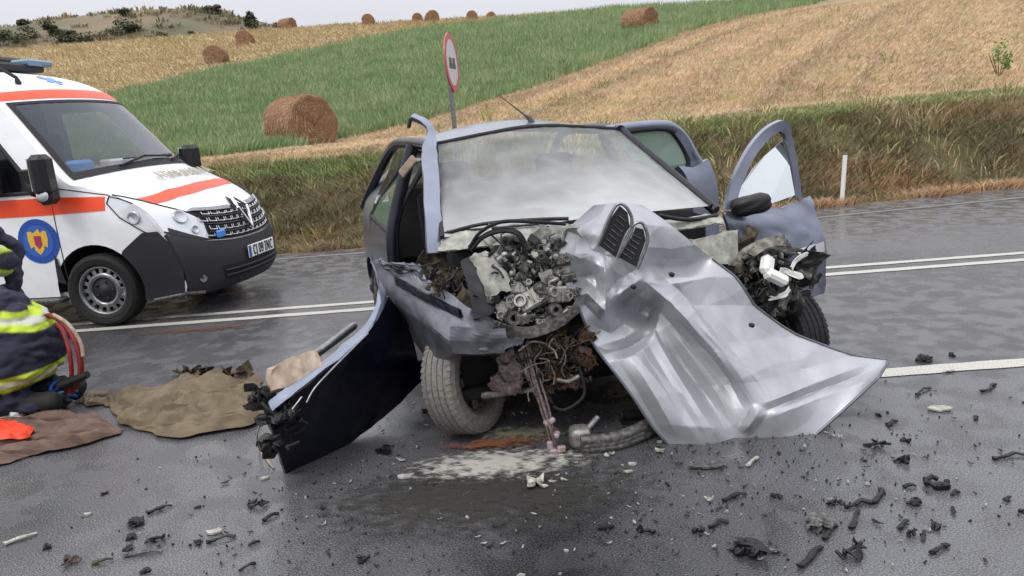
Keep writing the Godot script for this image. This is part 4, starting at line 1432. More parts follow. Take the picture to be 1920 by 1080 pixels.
	sheet(s, [[Vector3(-0.60, 1.46, -2.0), Vector3(0, 1.52, -2.05), Vector3(0.60, 1.46, -2.0)], [Vector3(-0.70, 1.02, -2.7), Vector3(0, 1.05, -2.75), Vector3(0.70, 1.02, -2.7)]], 10, 8, 0.006)
	put("rear_screen", s, M.pane, car)
	s = begin()
	sheet(s, [[Vector3(-0.74, 1.0, -2.7), Vector3(0, 1.04, -2.75), Vector3(0.74, 1.0, -2.7)], [Vector3(-0.74, 0.98, -3.12), Vector3(0, 1.02, -3.2), Vector3(0.74, 0.98, -3.12)], [Vector3(-0.73, 0.3, -3.2), Vector3(0, 0.3, -3.3), Vector3(0.73, 0.3, -3.2)]], 12, 12, 0.02)
	put("boot", s, M.paint, car)
	# floor, sills, bulkhead
	s = begin()
	box(s, Transform3D(Basis(), Vector3(0, 0.24, -1.5)), Vector3(1.6, 0.06, 3.1), 0.01)
	box(s, Transform3D(Basis(), Vector3(0, 0.62, -0.05)), Vector3(1.45, 0.74, 0.06), 0.02)
	box(s, Transform3D(Basis(), Vector3(0, 0.7, -2.45)), Vector3(1.5, 0.6, 0.05), 0.02)
	put("floor_pan", s, M.void, car)
	s = begin()
	for x in [-0.80, 0.80]: box(s, Transform3D(Basis(), Vector3(x, 0.28, -0.55)), Vector3(0.12, 0.14, 1.1), 0.03)
	put("sill", s, M.dark_navy, car)
	s = begin()
	sheet(s, [[Vector3(-0.72, 0.98, -0.12), Vector3(0, 1.02, 0.0), Vector3(0.76, 0.98, -0.12)], [Vector3(-0.72, 0.97, -0.40), Vector3(0, 1.0, -0.34), Vector3(0.74, 0.97, -0.40)], [Vector3(-0.70, 0.6, -0.46), Vector3(0, 0.6, -0.42), Vector3(0.70, 0.6, -0.46)]], 12, 10, 0.03)
	put("dashboard", s, M.cloth_dark, car)
	# seats
	for x in [-0.37, 0.37]:
		s = begin()
		box(s, Transform3D(Basis(), Vector3(x, 0.48, -0.95)), Vector3(0.48, 0.18, 0.5), 0.06)
		box(s, Transform3D(Basis(Vector3.RIGHT, -0.25), Vector3(x, 0.86, -1.25)), Vector3(0.48, 0.66, 0.16), 0.06)
		box(s, Transform3D(Basis(Vector3.RIGHT, -0.2), Vector3(x, 1.25, -1.36)), Vector3(0.26, 0.18, 0.1), 0.04)
		put("seat", s, M.cloth_dark, car)
	s = begin()
	box(s, Transform3D(Basis(), Vector3(0, 0.48, -1.9)), Vector3(1.3, 0.2, 0.5), 0.06)
	box(s, Transform3D(Basis(Vector3.RIGHT, -0.3), Vector3(0, 0.85, -2.25)), Vector3(1.3, 0.62, 0.16), 0.06)
	put("rear_bench", s, M.cloth_dark, car)
	s = begin()
	beam(s, at_l.call([752, 328, 4.25]), at_l.call([778, 296, 4.2]), 0.02, 0.05, 0.006)
	put("sun_visor", s, M.beige, car)
	# wipers on the cowl, buried in dust
	s = begin()
	tube(s, smooth_path([at_l.call([834, 438, 3.72]), at_l.call([905, 420, 3.66]), at_l.call([1000, 412, 3.62]), at_l.call([1066, 410, 3.62])], 4), 0.010, 6)
	tube(s, smooth_path([at_l.call([838, 434, 3.73]), at_l.call([920, 428, 3.64]), at_l.call([1010, 420, 3.60])], 4), 0.006, 6)
	put("wiper", s, M.black, car)
	s = begin()
	tube(s, smooth_path([at_l.call([1236, 404, 3.72]), at_l.call([1290, 412, 3.76]), at_l.call([1345, 404, 3.86])], 4), 0.012, 6)
	put("wiper", s, M.black, car)
	s = begin()
	sheet(s, grid.call([[[828, 446, 3.74], [900, 432, 3.68], [1000, 424, 3.66], [1080, 420, 3.72], [1180, 415, 3.78], [1260, 412, 3.80], [1348, 402, 3.88]], [[822, 474, 3.66], [900, 462, 3.58], [1000, 452, 3.56], [1080, 448, 3.68], [1190, 440, 3.75], [1270, 432, 3.76], [1352, 420, 3.82]]]), 50, 8, 0.012, ripple.call(0.03, 2.4))
	put("scuttle_panel", s, M.dust_white, car)
	# bonnet: silver sheet hanging over the engine down to the road
	s = begin()
	var H := [
		[[1113, 385, 3.61], [1138, 382, 3.648], [1163, 379, 3.67], [1184, 381, 3.68], [1205, 385, 3.682]],
		[[1075, 422, 3.545], [1120, 420, 3.58], [1168, 420, 3.6], [1215, 422, 3.62], [1262, 427, 3.66]],
		[[1050, 478, 3.5], [1110, 475, 3.512], [1180, 480, 3.54], [1250, 485, 3.62], [1337, 483, 3.648]],
		[[1052, 520, 3.447], [1115, 530, 3.513], [1185, 535, 3.59], [1270, 520, 3.53], [1380, 519, 3.612]],
		[[1077, 562, 3.44], [1140, 572, 3.498], [1210, 578, 3.6], [1300, 572, 3.52], [1412, 573, 3.612]],
		[[1112, 640, 3.417], [1180, 650, 3.441], [1250, 650, 3.53], [1350, 645, 3.46], [1500, 630, 3.604]],
		[[1165, 715, 3.387], [1235, 720, 3.373], [1310, 725, 3.47], [1420, 715, 3.39], [1600, 666, 3.592]],
		[[1220, 795, 3.347], [1290, 800, 3.297], [1365, 800, 3.37], [1455, 772, 3.31], [1667, 675, 3.548]],
		[[1262, 842, 3.325], [1320, 848, 3.315], [1392, 856, 3.325], [1484, 852, 3.305], [1650, 708, 3.385]]]
	var folds := [ # line, half width, lift; each fold runs out towards its ends
		[[[1165, 492], [1262, 566], [1345, 660], [1420, 775]], 15, -0.06], [[[1262, 585], [1335, 665], [1402, 780]], 13, 0.042], [[[1215, 600], [1270, 700], [1352, 840]], 12, -0.042],
		[[[1165, 640], [1225, 740], [1292, 850]], 13, -0.026], [[[1240, 620], [1330, 770], [1350, 820]], 15, 0.028], [[[1190, 494], [1260, 500], [1345, 485]], 18, 0.075], [[[1128, 470], [1136, 540], [1134, 610]], 10, -0.06],
		[[[1050, 500], [1085, 520], [1125, 508]], 18, 0.07], [[[1140, 580], [1170, 545], [1215, 515]], 12, -0.07], [[[1150, 555], [1185, 580], [1225, 600]], 17, 0.085], [[[1240, 545], [1222, 580], [1200, 635]], 12, 0.055],
		[[[1095, 600], [1145, 625], [1200, 590]], 17, 0.045], [[[1405, 782], [1520, 738], [1665, 683]], 8, 0.030], [[[1390, 815], [1410, 790], [1428, 760]], 9, -0.04], [[[1125, 668], [1180, 650], [1230, 618]], 10, 0.05],
		[[[1065, 560], [1100, 550], [1150, 600]], 10, -0.05], [[[1300, 540], [1390, 640], [1480, 690]], 22, -0.018], [[[1440, 640], [1500, 690], [1560, 700]], 20, 0.016], [[[1090, 430], [1110, 470], [1160, 490]], 12, 0.03]]
	var nu := 170
	var nv := 220
	var B := []
	var seen_at := []
	supple = 0.2
	var hood_rows := []
	for row in H:
		var vr := []
		for a in row: vr.append(Vector3(a[0], a[1], a[2]))
		hood_rows.append(vr)
	for j in nv + 1:
		var line := []
		for i in nu + 1:
			var col := []
			for vr in hood_rows: col.append(bend(vr, 4.0 * i / nu))
			var p: Vector3 = bend(col, 8.0 * j / nv)
			var d := p.z
			for f in folds:
				var ln: Array = f[0]
				var best := 1e9
				var run := 0.0
				var at_s := 0.0
				for m in ln.size() - 1:
					var e0 := Vector2(ln[m][0], ln[m][1])
					var e1 := Vector2(ln[m + 1][0], ln[m + 1][1])
					var seg := e0.distance_to(e1)
					var k := clampf((Vector2(p.x, p.y) - e0).dot(e1 - e0) / (seg * seg), 0, 1)
					var dd := Vector2(p.x, p.y).distance_to(e0.lerp(e1, k))
					if dd < best:
						best = dd
						at_s = run + k * seg
					run += seg
				var dist := best / (float(f[1]) * 1.8)
				if dist < 1.0: d += float(f[2]) * 1.3 * (1.0 - dist) * smoothstep(0.0, 0.38, minf(at_s, run - at_s) / run)
			d += 0.05 * tent(Vector3(p.x, p.y, 0) * 0.022) * clampf(1.0 - Vector2(p.x - 1130, p.y - 545).length() / 130.0, 0, 1)
			var w: Vector3 = inv * at(p.x, p.y, d)
			w += Vector3(0.2, 0.2, 1.0) * (tent(w * 3.6) * 0.026 + n_fold.get_noise_3dv(w * 0.7) * 0.02)
			line.append(w)
		B.append(line)
	for j in nv:
		for i in nu:
			s.set_smooth_group(-1)
			quad(s, B[j][i], B[j][i + 1], B[j + 1][i + 1], B[j + 1][i])
			s.set_smooth_group(2)
			var o := Vector3(0, -0.002, -0.006)
			quad(s, B[j][i] + o, B[j + 1][i] + o, B[j + 1][i + 1] + o, B[j][i + 1] + o)
	for j in nv:
		for i in [0, nu]:
			var o := Vector3(0, -0.002, -0.006)
			quad(s, B[j][i], B[j + 1][i], B[j + 1][i] + o, B[j][i] + o)
	for i in nu:
		for j in [0, nv]:
			var o := Vector3(0, -0.002, -0.006)
			quad(s, B[j][i], B[j][i] + o, B[j][i + 1] + o, B[j][i + 1])
	var hood := put("bonnet", s, M.hood, car)
	s = begin()
	var hem := []  # edge roll added darker, for the missing shadow of the sheet thickness
	for i in range(0, nu + 1, 4): hem.append(B[nv][i])
	for j in range(nv - 4, int(nv * 0.25), -4): hem.append(B[j][nu])
	tube(s, hem, 0.007, 6)
	put("hem", s, M.wing, hood)
	s = begin()
	hem = []
	for j in range(int(nv * 0.3), nv + 1, 4): hem.append(B[j][0])
	tube(s, hem, 0.007, 6)
	put("hem", s, M.wing, hood)
	supple = 1.0
	# the small grille fixed to the bonnet's leading edge
	var gp := func(px: float, py: float, off := 0.0) -> Vector3:
		var best := 1e9
		var d := 3.4
		for q in seen_at:
			var e := Vector2(q.x - px, q.y - py).length_squared()
			if e < best:
				best = e
				d = q.z
		return inv * at(px, py, d - 0.006 - off)
	s = begin()
	for outl in [[[1146, 408], [1162, 386], [1176, 398], [1180, 424], [1154, 482], [1124, 460]], [[1184, 446], [1192, 426], [1206, 430], [1210, 450], [1192, 500], [1160, 482]]]:
		var pl := []
		for q in outl: pl.append(gp.call(q[0], q[1], 0.015))
		plate(s, pl, 0.02)
	var gr := put("grille_mesh", s, M.bumper, hood)
	s = begin()
	for k in 7:
		var a := float(k) / 6
		tube(s, [gp.call(lerpf(1131, 1160, a), lerpf(455, 404, a), 0.03), gp.call(lerpf(1151, 1174, a), lerpf(471, 416, a), 0.03)], 0.003, 5)
	for k in 5:
		var a := float(k) / 4
		tube(s, [gp.call(lerpf(1163, 1187, a), lerpf(470, 440, a), 0.03), gp.call(lerpf(1185, 1202, a), lerpf(486, 448, a), 0.03)], 0.003, 5)
	put("grille_bar", s, M.plastic_grey, hood)
	s = begin()
	for loop in [[[1120, 462], [1143, 406], [1160, 382], [1178, 393], [1184, 424], [1157, 484]], [[1160, 480], [1182, 440], [1188, 422], [1204, 418], [1214, 440], [1212, 462], [1195, 504]], [[1157, 484], [1174, 440], [1188, 422]], [[1160, 480], [1166, 462], [1174, 440]]]:
		var pl := []
		for q in loop: pl.append(gp.call(q[0], q[1], 0.034))
		tube(s, smooth_path(pl, 4), 0.008, 7)
	put("chrome_trim", s, M.steel, hood)
	s = begin()
	for q in [[1188, 538, 3.33], [1410, 610, 3.36], [1260, 515, 3.32]]:
		lathe(s, [Vector2(0.011, -0.012), Vector2(0.011, 0.006), Vector2(0.0, 0.008)], 10, Transform3D(Basis(Vector3.RIGHT, PI / 2), at_l.call(q)))
	put("rubber_stop", s, M.gap, hood)
	# open front door on the far side, turned out from the A-pillar
	s = begin()
	sheet(s, grid.call([[[1352, 398, 3.98], [1400, 400, 4.06], [1460, 388, 4.16], [1512, 372, 4.24]], [[1358, 425, 3.98], [1410, 425, 4.03], [1470, 425, 4.12], [1528, 420, 4.20]], [[1368, 470, 4.0], [1420, 470, 4.03], [1485, 470, 4.10], [1542, 466, 4.18]], [[1375, 560, 4.1], [1430, 560, 4.1], [1490, 560, 4.15], [1540, 545, 4.22]]]), 20, 20, 0.03, ripple.call(0.015, 1.4))
	var door := put("front_door", s, M.paint, car)
	s = begin()
	var fr := [[1354, 395, 3.98], [1366, 345, 4.02], [1392, 288, 4.08], [1420, 250, 4.14], [1446, 230, 4.18], [1466, 226, 4.22], [1478, 248, 4.24], [1490, 300, 4.25], [1500, 372, 4.25]]
	var fp := []
	for a in fr: fp.append(at_l.call(a))
	var inner := []
	for a in [[1374, 393, 3.99], [1384, 350, 4.03], [1406, 299, 4.09], [1430, 266, 4.15], [1449, 248, 4.19], [1460, 247, 4.22], [1469, 264, 4.24], [1480, 310, 4.25], [1487, 370, 4.25]]: inner.append(at_l.call(a))
	sheet(s, [fp, inner], 48, 3, 0.035)
	put("window_frame", s, M.paint, door)
	s = begin()
	var ip := []
	for a in [[1366, 392, 3.99], [1378, 348, 4.03], [1400, 296, 4.09], [1426, 262, 4.15], [1448, 244, 4.19], [1462, 244, 4.22], [1474, 262, 4.24], [1486, 310, 4.25], [1494, 368, 4.25]]: ip.append(at_l.call(a))
	tube(s, smooth_path(ip, 5), 0.014, 6)
	put("window_seal", s, M.gap, door)
	s = begin()
	var gl := []
	for a in [[1374, 392, 3.95], [1390, 350, 4.02], [1410, 318, 4.09], [1434, 292, 4.17], [1466, 264, 4.26], [1478, 300, 4.23], [1490, 366, 4.17], [1440, 384, 4.06]]: gl.append(at_l.call(a))
	plate(s, gl, 0.005)
	put("window_glass", s, mat(Color(0.85, 0.88, 0.88), 0.05, 0.85), door)
	s = begin()
	lump(s, Transform3D(inv.basis * Basis(Vector3.BACK, 0.15), at_l.call([1408, 384, 3.93])), Vector3(0.20, 0.10, 0.12), 0.05, 20, 14, true)
	put("door_mirror", s, M.black, door)
	# open rear door behind it
	s = begin()
	var rd := inv.affine_inverse()
	sheet(s, grid.call([[[1262, 318, 4.9], [1290, 318, 4.98], [1318, 300, 5.06]], [[1280, 345, 4.9], [1305, 345, 4.98], [1334, 345, 5.06]], [[1290, 420, 4.9], [1310, 420, 4.98], [1338, 420, 5.06]], [[1290, 520, 4.9], [1310, 520, 4.98], [1336, 520, 5.06]]]), 10, 12, 0.05)
	var door2 := put("rear_door", s, M.paint, car)
	s = begin()
	fp = []
	for a in [[1136, 246, 4.78], [1180, 239, 4.84], [1230, 235, 4.9], [1258, 238, 4.95], [1280, 256, 5.0], [1300, 290, 5.03], [1318, 322, 5.06], [1330, 350, 5.06], [1333, 380, 5.06]]: fp.append(at_l.call(a))
	tube(s, smooth_path(fp, 5), 0.034, 8)
	sheet(s, grid.call([[[1268, 240, 4.96], [1284, 256, 5.0], [1302, 288, 5.03], [1322, 324, 5.06], [1334, 365, 5.06]], [[1262, 250, 4.96], [1280, 280, 5.0], [1287, 305, 5.03], [1268, 324, 5.04], [1262, 345, 5.0]]]), 16, 8, 0.03)
	put("window_frame", s, M.paint, door2)
	s = begin()
	fp = []
	for a in [[1146, 252, 4.76], [1200, 244, 4.84], [1248, 242, 4.92], [1268, 256, 4.96], [1284, 284, 4.99], [1290, 306, 5.0], [1284, 320, 5.0], [1266, 328, 5.0]]: fp.append(at_l.call(a))
	tube(s, smooth_path(fp, 5), 0.017, 6)
	put("window_seal", s, M.gap, door2)
	s = begin()
	gl = []
	for a in [[1150, 252, 4.79], [1200, 246, 4.86], [1246, 244, 4.93], [1266, 258, 4.97], [1283, 286, 5.0], [1288, 306, 5.0], [1264, 328, 5.0], [1200, 320, 4.9]]: gl.append(at_l.call(a))
	plate(s, gl, 0.005)
	put("window_glass", s, glass(Color(0.6, 0.7, 0.66), 0.55), door2)
	s = begin()
	lump(s, Transform3D(Basis(), at_l.call([1312, 366, 4.99])), Vector3(0.09, 0.05, 0.05), 0.1, 10, 6)
	put("door_handle", s, M.black, door2)
	# near front door torn down and outwards, the dark road reflection painted into its colour
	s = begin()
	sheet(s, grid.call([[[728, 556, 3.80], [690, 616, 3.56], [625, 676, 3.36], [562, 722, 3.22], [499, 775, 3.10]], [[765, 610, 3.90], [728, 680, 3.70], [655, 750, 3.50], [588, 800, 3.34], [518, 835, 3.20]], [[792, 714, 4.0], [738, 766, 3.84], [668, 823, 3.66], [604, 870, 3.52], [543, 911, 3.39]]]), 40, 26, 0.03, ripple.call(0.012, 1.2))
	var d1 := put("torn_door", s, M.dark_navy, car)
	s = begin()
	sheet(s, grid.call([[[696, 486, 4.0], [712, 530, 3.86], [690, 600, 3.60], [630, 655, 3.40], [566, 702, 3.25], [505, 752, 3.10]], [[712, 496, 4.0], [722, 540, 3.84], [697, 602, 3.57], [637, 660, 3.37], [572, 708, 3.22], [508, 763, 3.08]], [[716, 512, 3.96], [726, 552, 3.82], [700, 610, 3.55], [641, 667, 3.35], [576, 716, 3.20], [511, 771, 3.07]]]), 50, 8, 0.015, ripple.call(0.012, 2.0))
	put("door_edge", s, M.paint, d1)
	s = begin()
	sheet(s, grid.call([[[500, 692, 3.22], [540, 678, 3.3], [592, 664, 3.36]], [[498, 716, 3.2], [540, 700, 3.26], [600, 682, 3.33]], [[506, 742, 3.16], [545, 726, 3.22], [604, 698, 3.3]]]), 16, 12, 0.04, ripple.call(0.006, 2.0))
	put("door_trim", s, M.beige, d1)
	s = begin()
	tube(s, smooth_path([at_l.call([664, 610, 3.75]), at_l.call([630, 636, 3.6]), at_l.call([592, 664, 3.46])], 3), 0.022, 6)
	tube(s, smooth_path([at_l.call([575, 755, 3.12]), at_l.call([590, 728, 3.16]), at_l.call([625, 690, 3.24]), at_l.call([690, 625, 3.46])], 4), 0.005, 5)
	tube(s, smooth_path([at_l.call([548, 768, 3.08]), at_l.call([566, 744, 3.12])], 2), 0.005, 5)
	put("trim_strip", s, M.steel, d1)
	s = begin()
	jumble(s, Vector3(-0.08, -0.1, -0.05), Vector3(0.08, 0.1, 0.05), Transform3D(Basis(), at_l.call([528, 800, 3.12])), 16, 0.1, "spb")
	jumble(s, Vector3(-0.06, -0.06, -0.05), Vector3(0.06, 0.06, 0.05), Transform3D(Basis(), at_l.call([492, 745, 3.16])), 10, 0.12, "sb")
	var scraps := put("broken_latch", s, M.black, d1)
	scraps.set_meta("kind", "stuff")
	# crumpled wing folded over the wheel
	supple = 0.15
	crisp = true
	s = begin()
	sheet(s, grid.call([[[704, 490, 3.95], [760, 500, 3.84], [830, 545, 3.62], [880, 582, 3.45], [940, 610, 3.36], [990, 618, 3.34]], [[722, 545, 3.86], [770, 548, 3.72], [826, 590, 3.50], [872, 618, 3.34], [930, 632, 3.28], [985, 640, 3.3]], [[740, 562, 3.84], [790, 600, 3.60], [826, 622, 3.40], [866, 655, 3.28], [905, 658, 3.25], [944, 657, 3.26]], [[770, 610, 3.90], [800, 668, 3.72], [816, 694, 3.60], [850, 662, 3.46], [900, 664, 3.42], [946, 660, 3.36]]]), 56, 34, 0.012,
		func(p: Vector3, u: float, v: float) -> Vector3:
			return Vector3(0.2, 0.5, 1.0) * (tent(p * 7.0) * 0.045 + n_fold.get_noise_3dv(p * 3.0) * 0.006))
	put("crumpled_wing", s, M.wing, car)
	s = begin()
	sheet(s, grid.call([[[846, 612, 3.27], [892, 615, 3.24], [948, 616, 3.23]], [[842, 636, 3.27], [890, 638, 3.235], [950, 636, 3.23]], [[852, 660, 3.28], [892, 661, 3.25], [946, 659, 3.24]]]), 16, 8, 0.012, ripple.call(0.012, 1.4))
	put("beam_end", s, M.wing, car)
	s = begin()
	sheet(s, grid.call([[[742, 520, 3.80], [800, 548, 3.62], [862, 580, 3.42]], [[748, 535, 3.78], [806, 562, 3.60], [866, 594, 3.40]]]), 20, 4, 0.02, ripple.call(0.015, 2.0))
	put("wing_flange", s, M.dark_navy, car)
	s = begin()
	sheet(s, grid.call([[[700, 488, 3.9], [750, 492, 3.82], [800, 500, 3.75]], [[740, 520, 3.86], [775, 522, 3.78], [812, 540, 3.7]], [[745, 545, 3.86], [790, 548, 3.78], [838, 560, 3.68]]]), 16, 12, 0.01, ripple.call(0.05, 2.5))
	put("inner_wing", s, M.wing, car)
	supple = 1.0
	crisp = false
	# strut tower and inner structure, brown with dirt
	var scraps_at := func(called: String, list: Array, m: Material) -> void:
		var q := begin()
		for e in list:
			scrap(q, Transform3D(Basis.from_euler(Vector3(rng.randf_range(-0.7, 0.5), rng.randf_range(-0.7, 0.7), rng.randf_range(-1.2, 1.2))), inv * at(e[0], e[1], e[2])), e[3], e[4], rng.randf_range(-0.9, 0.9))
		put(called, q, m, car).set_meta("kind", "stuff")
	var castings_at := func(called: String, list: Array, m: Material) -> void:
		for e in list:
			var q := begin()
			casting(q, Transform3D(Basis.from_euler(Vector3(rng.randf_range(-0.5, 0.3), rng.randf_range(-0.6, 0.6), rng.randf_range(-0.6, 0.6))), inv * at(e[0], e[1], e[2])), e[3])
			put(called, q, m, car)
	scraps_at.call("strut_tower", [[822, 510, 3.68, 0.14, 0.12], [845, 500, 3.70, 0.12, 0.16], [870, 525, 3.62, 0.12, 0.10], [836, 545, 3.62, 0.13, 0.10], [862, 562, 3.56, 0.12, 0.12], [850, 590, 3.54, 0.12, 0.08], [806, 492, 3.72, 0.10, 0.08], [885, 590, 3.5, 0.09, 0.12]], M.mud)
	s = begin()
	wires(s, Vector3(-0.13, -0.14, -0.04), Vector3(0.12, 0.14, 0.05), Transform3D(Basis(), at_l.call([848, 540, 3.60])), 8, 0.15, 0.004)
	jumble(s, Vector3(-0.12, -0.12, -0.06), Vector3(0.12, 0.12, 0.03), Transform3D(Basis(), at_l.call([848, 545, 3.6])), 18, 0.06, "xxp")
	put("strut_fittings", s, M.black, car).set_meta("kind", "stuff")
	s = begin()
	sheet(s, grid.call([[[868, 490, 3.5], [890, 480, 3.48], [902, 500, 3.46]], [[882, 545, 3.42], [905, 540, 3.40], [918, 560, 3.4]], [[890, 600, 3.38], [915, 590, 3.36], [925, 585, 3.36]]]), 10, 12, 0.02, ripple.call(0.012, 2.0))
	put("air_box", s, M.bumper, car)
	# engine top, dusted with powder
	castings_at.call("engine_casting", [[930, 500, 3.46, 0.08], [958, 492, 3.48, 0.09], [990, 500, 3.44, 0.10], [1022, 482, 3.46, 0.10], [1052, 488, 3.46, 0.09], [1066, 520, 3.42, 0.07], [1040, 455, 3.52, 0.08], [1000, 460, 3.5, 0.08], [952, 450, 3.52, 0.07], [1030, 530, 3.38, 0.06], [955, 535, 3.38, 0.06], [925, 560, 3.36, 0.06], [1075, 550, 3.38, 0.06]], M.plastic_grey)
	for kind in [["dusty_fittings", M.dust_white, 46], ["metal_fittings", M.cast, 60], ["grimy_fittings", M.black, 46], ["black_fittings", M.bumper, 56]]:
		s = begin()
		jumble(s, Vector3(-0.17, -0.17, -0.06), Vector3(0.15, 0.13, 0.05), Transform3D(Basis(), at_l.call([988, 520, 3.42])), kind[2], 0.036, "xtpps")
		put(kind[0], s, kind[1], car).set_meta("kind", "stuff")
	for kind in [["rusty_fittings", M.rust, 60], ["earthy_fittings", M.mud, 50], ["black_fittings", M.black, 50]]:
		s = begin()
		jumble(s, Vector3(-0.14, -0.15, -0.05), Vector3(0.13, 0.10, 0.03), Transform3D(Basis(), at_l.call([1055, 675, 3.42])), kind[2], 0.034, "xtpps")
		put(kind[0], s, kind[1], car).set_meta("kind", "stuff")
	for kind in [["black_fittings", M.black, 70], ["metal_fittings", M.dusty_metal, 40], ["grimy_fittings", M.mud, 36]]:
		s = begin()
		jumble(s, Vector3(-0.19, -0.17, -0.05), Vector3(0.16, 0.15, 0.04), Transform3D(Basis(), at_l.call([1450, 520, 3.74])), kind[2], 0.042, "xtpps")
		put(kind[0], s, kind[1], car).set_meta("kind", "stuff")
	for kind in [["grimy_fittings", M.mud, 60], ["black_fittings", M.black, 40]]:
		s = begin()
		jumble(s, Vector3(-0.12, -0.13, -0.05), Vector3(0.12, 0.13, 0.04), Transform3D(Basis(), at_l.call([848, 545, 3.62])), kind[2], 0.04, "xtpps")
		put(kind[0], s, kind[1], car).set_meta("kind", "stuff")
	scraps_at.call("engine_bay_wreckage", [[925, 452, 3.56, 0.14, 0.07], [965, 470, 3.52, 0.13, 0.09], [1005, 446, 3.56, 0.15, 0.06], [1040, 470, 3.52, 0.12, 0.10], [1010, 490, 3.46, 0.11, 0.06], [950, 505, 3.42, 0.09, 0.07], [1050, 505, 3.46, 0.09, 0.08], [985, 515, 3.42, 0.10, 0.05], [1062, 440, 3.56, 0.10, 0.07], [935, 480, 3.48, 0.07, 0.12], [1025, 520, 3.42, 0.07, 0.06]], M.dust_white)
	castings_at.call("engine_casting", [[1000, 560, 3.36, 0.15], [952, 572, 3.37, 0.11], [1046, 552, 3.36, 0.12], [1022, 600, 3.33, 0.09], [974, 540, 3.38, 0.09], [1062, 588, 3.34, 0.07], [985, 595, 3.33, 0.08], [935, 540, 3.40, 0.07]], M.cast)
	for q in [[962, 596, 3.30, 0.036], [1040, 580, 3.30, 0.03], [1012, 540, 3.30, 0.026]]:
		s = begin()
		lathe(s, [Vector2(q[3] * 0.4, 0.02), Vector2(q[3] * 0.5, 0.012), Vector2(q[3] * 0.9, 0.012), Vector2(q[3], 0.018), Vector2(q[3], -0.02), Vector2(q[3] * 0.8, -0.02)], 20, Transform3D(Basis(Vector3.RIGHT, 1.3), at_l.call([q[0], q[1], q[2]])), -1)
		put("pulley", s, M.plastic_grey, car)
	s = begin()
	box(s, Transform3D(Basis(Vector3.BACK, -0.15), at_l.call([985, 600, 3.58])), Vector3(0.42, 0.36, 0.24), 0.04)
	box(s, Transform3D(Basis(Vector3.BACK, 0.1), at_l.call([1200, 590, 4.05])), Vector3(0.7, 0.45, 0.25), 0.05)
	put("engine_block", s, M.void, car)
	s = begin()
	sheet(s, grid.call([[[880, 480, 3.44], [905, 472, 3.44], [925, 486, 3.42]], [[905, 520, 3.38], [925, 505, 3.36], [945, 520, 3.36]], [[918, 556, 3.35], [938, 545, 3.34], [955, 548, 3.33]]]), 10, 12, 0.015, ripple.call(0.03, 3.0))
	put("manifold_cover", s, M.dust_white, car)
	s = begin()
	sheet(s, grid.call([[[925, 600, 3.32], [990, 612, 3.26], [1060, 585, 3.28], [1080, 560, 3.3]], [[940, 625, 3.32], [1000, 632, 3.25], [1050, 612, 3.27], [1084, 585, 3.3]]]), 24, 6, 0.012, ripple.call(0.006, 2.0))
	put("gearbox_edge", s, M.plastic_grey, car)
	s = begin()
	for hz in [[[880, 466, 3.5], [900, 436, 3.46], [940, 416, 3.42], [1000, 416, 3.44], [1060, 420, 3.5]], [[884, 470, 3.48], [905, 446, 3.44], [940, 434, 3.4], [970, 440, 3.38], [984, 470, 3.4], [992, 500, 3.42]], [[880, 462, 3.52], [910, 440, 3.46], [945, 428, 3.42], [972, 436, 3.4], [985, 455, 3.4]]]:
		var pl := []
		for a in hz: pl.append(at_l.call(a))
		tube(s, smooth_path(pl, 6), 0.009, 7)
	put("black_hose", s, M.rubber, car)
	s = begin()
	wires(s, Vector3(-0.16, -0.12, -0.05), Vector3(0.08, 0.10, 0.06), Transform3D(Basis(), at_l.call([972, 495, 3.44])), 15, 0.17, 0.004)
	jumble(s, Vector3(-0.16, -0.10, -0.05), Vector3(0.10, 0.12, 0.03), Transform3D(Basis(), at_l.call([980, 490, 3.46])), 26, 0.055, "xxt")
	wires(s, Vector3(-0.14, -0.08, 0), Vector3(0.10, 0.06, 0.05), Transform3D(Basis(), at_l.call([1000, 570, 3.33])), 7, 0.12, 0.004)
	put("dark_fittings", s, M.black, car).set_meta("kind", "stuff")
	# lower engine, rusty and earthy, wires
	castings_at.call("lower_casting", [[1050, 650, 3.46, 0.13], [1092, 672, 3.46, 0.12], [1040, 700, 3.44, 0.10], [1010, 662, 3.42, 0.09], [1075, 712, 3.44, 0.09], [1100, 630, 3.44, 0.08], [1025, 730, 3.42, 0.07]], M.rust)
	scraps_at.call("lower_engine_debris", [[1062, 640, 3.40, 0.06, 0.03], [1095, 655, 3.42, 0.05, 0.03], [1030, 690, 3.40, 0.03, 0.06]], M.mud)
	s = begin()
	wires(s, Vector3(-0.12, -0.16, -0.03), Vector3(0.10, 0.10, 0.06), Transform3D(Basis(), at_l.call([1045, 670, 3.40])), 15, 0.17, 0.004)
	put("wire_tangle", s, M.wire, car).set_meta("kind", "stuff")
	s = begin()
	wires(s, Vector3(-0.12, -0.14, -0.03), Vector3(0.10, 0.10, 0.06), Transform3D(Basis(), at_l.call([1050, 665, 3.40])), 12, 0.15, 0.004)
	put("dark_wire_tangle", s, M.black, car).set_meta("kind", "stuff")
	scraps_at.call("rusty_bracket", [[1088, 640, 3.37, 0.045, 0.02], [1104, 660, 3.38, 0.03, 0.03]], M.copper)
	s = begin()
	sheet(s, grid.call([[[925, 655, 3.5], [960, 650, 3.46], [990, 665, 3.44]], [[935, 690, 3.48], [955, 690, 3.44], [985, 700, 3.44]], [[925, 720, 3.5], [950, 728, 3.46], [968, 735, 3.46]]]), 10, 12, 0.04, ripple.call(0.03, 3.0))
	put("steering_knuckle", s, M.wire, car)
	s = begin()
	tube(s, [at_l.call([905, 742, 3.5]), at_l.call([1000, 730, 3.42])], [0.018, 0.014], 8)
	put("steering_rod", s, M.dusty_metal, car)
	s = begin()
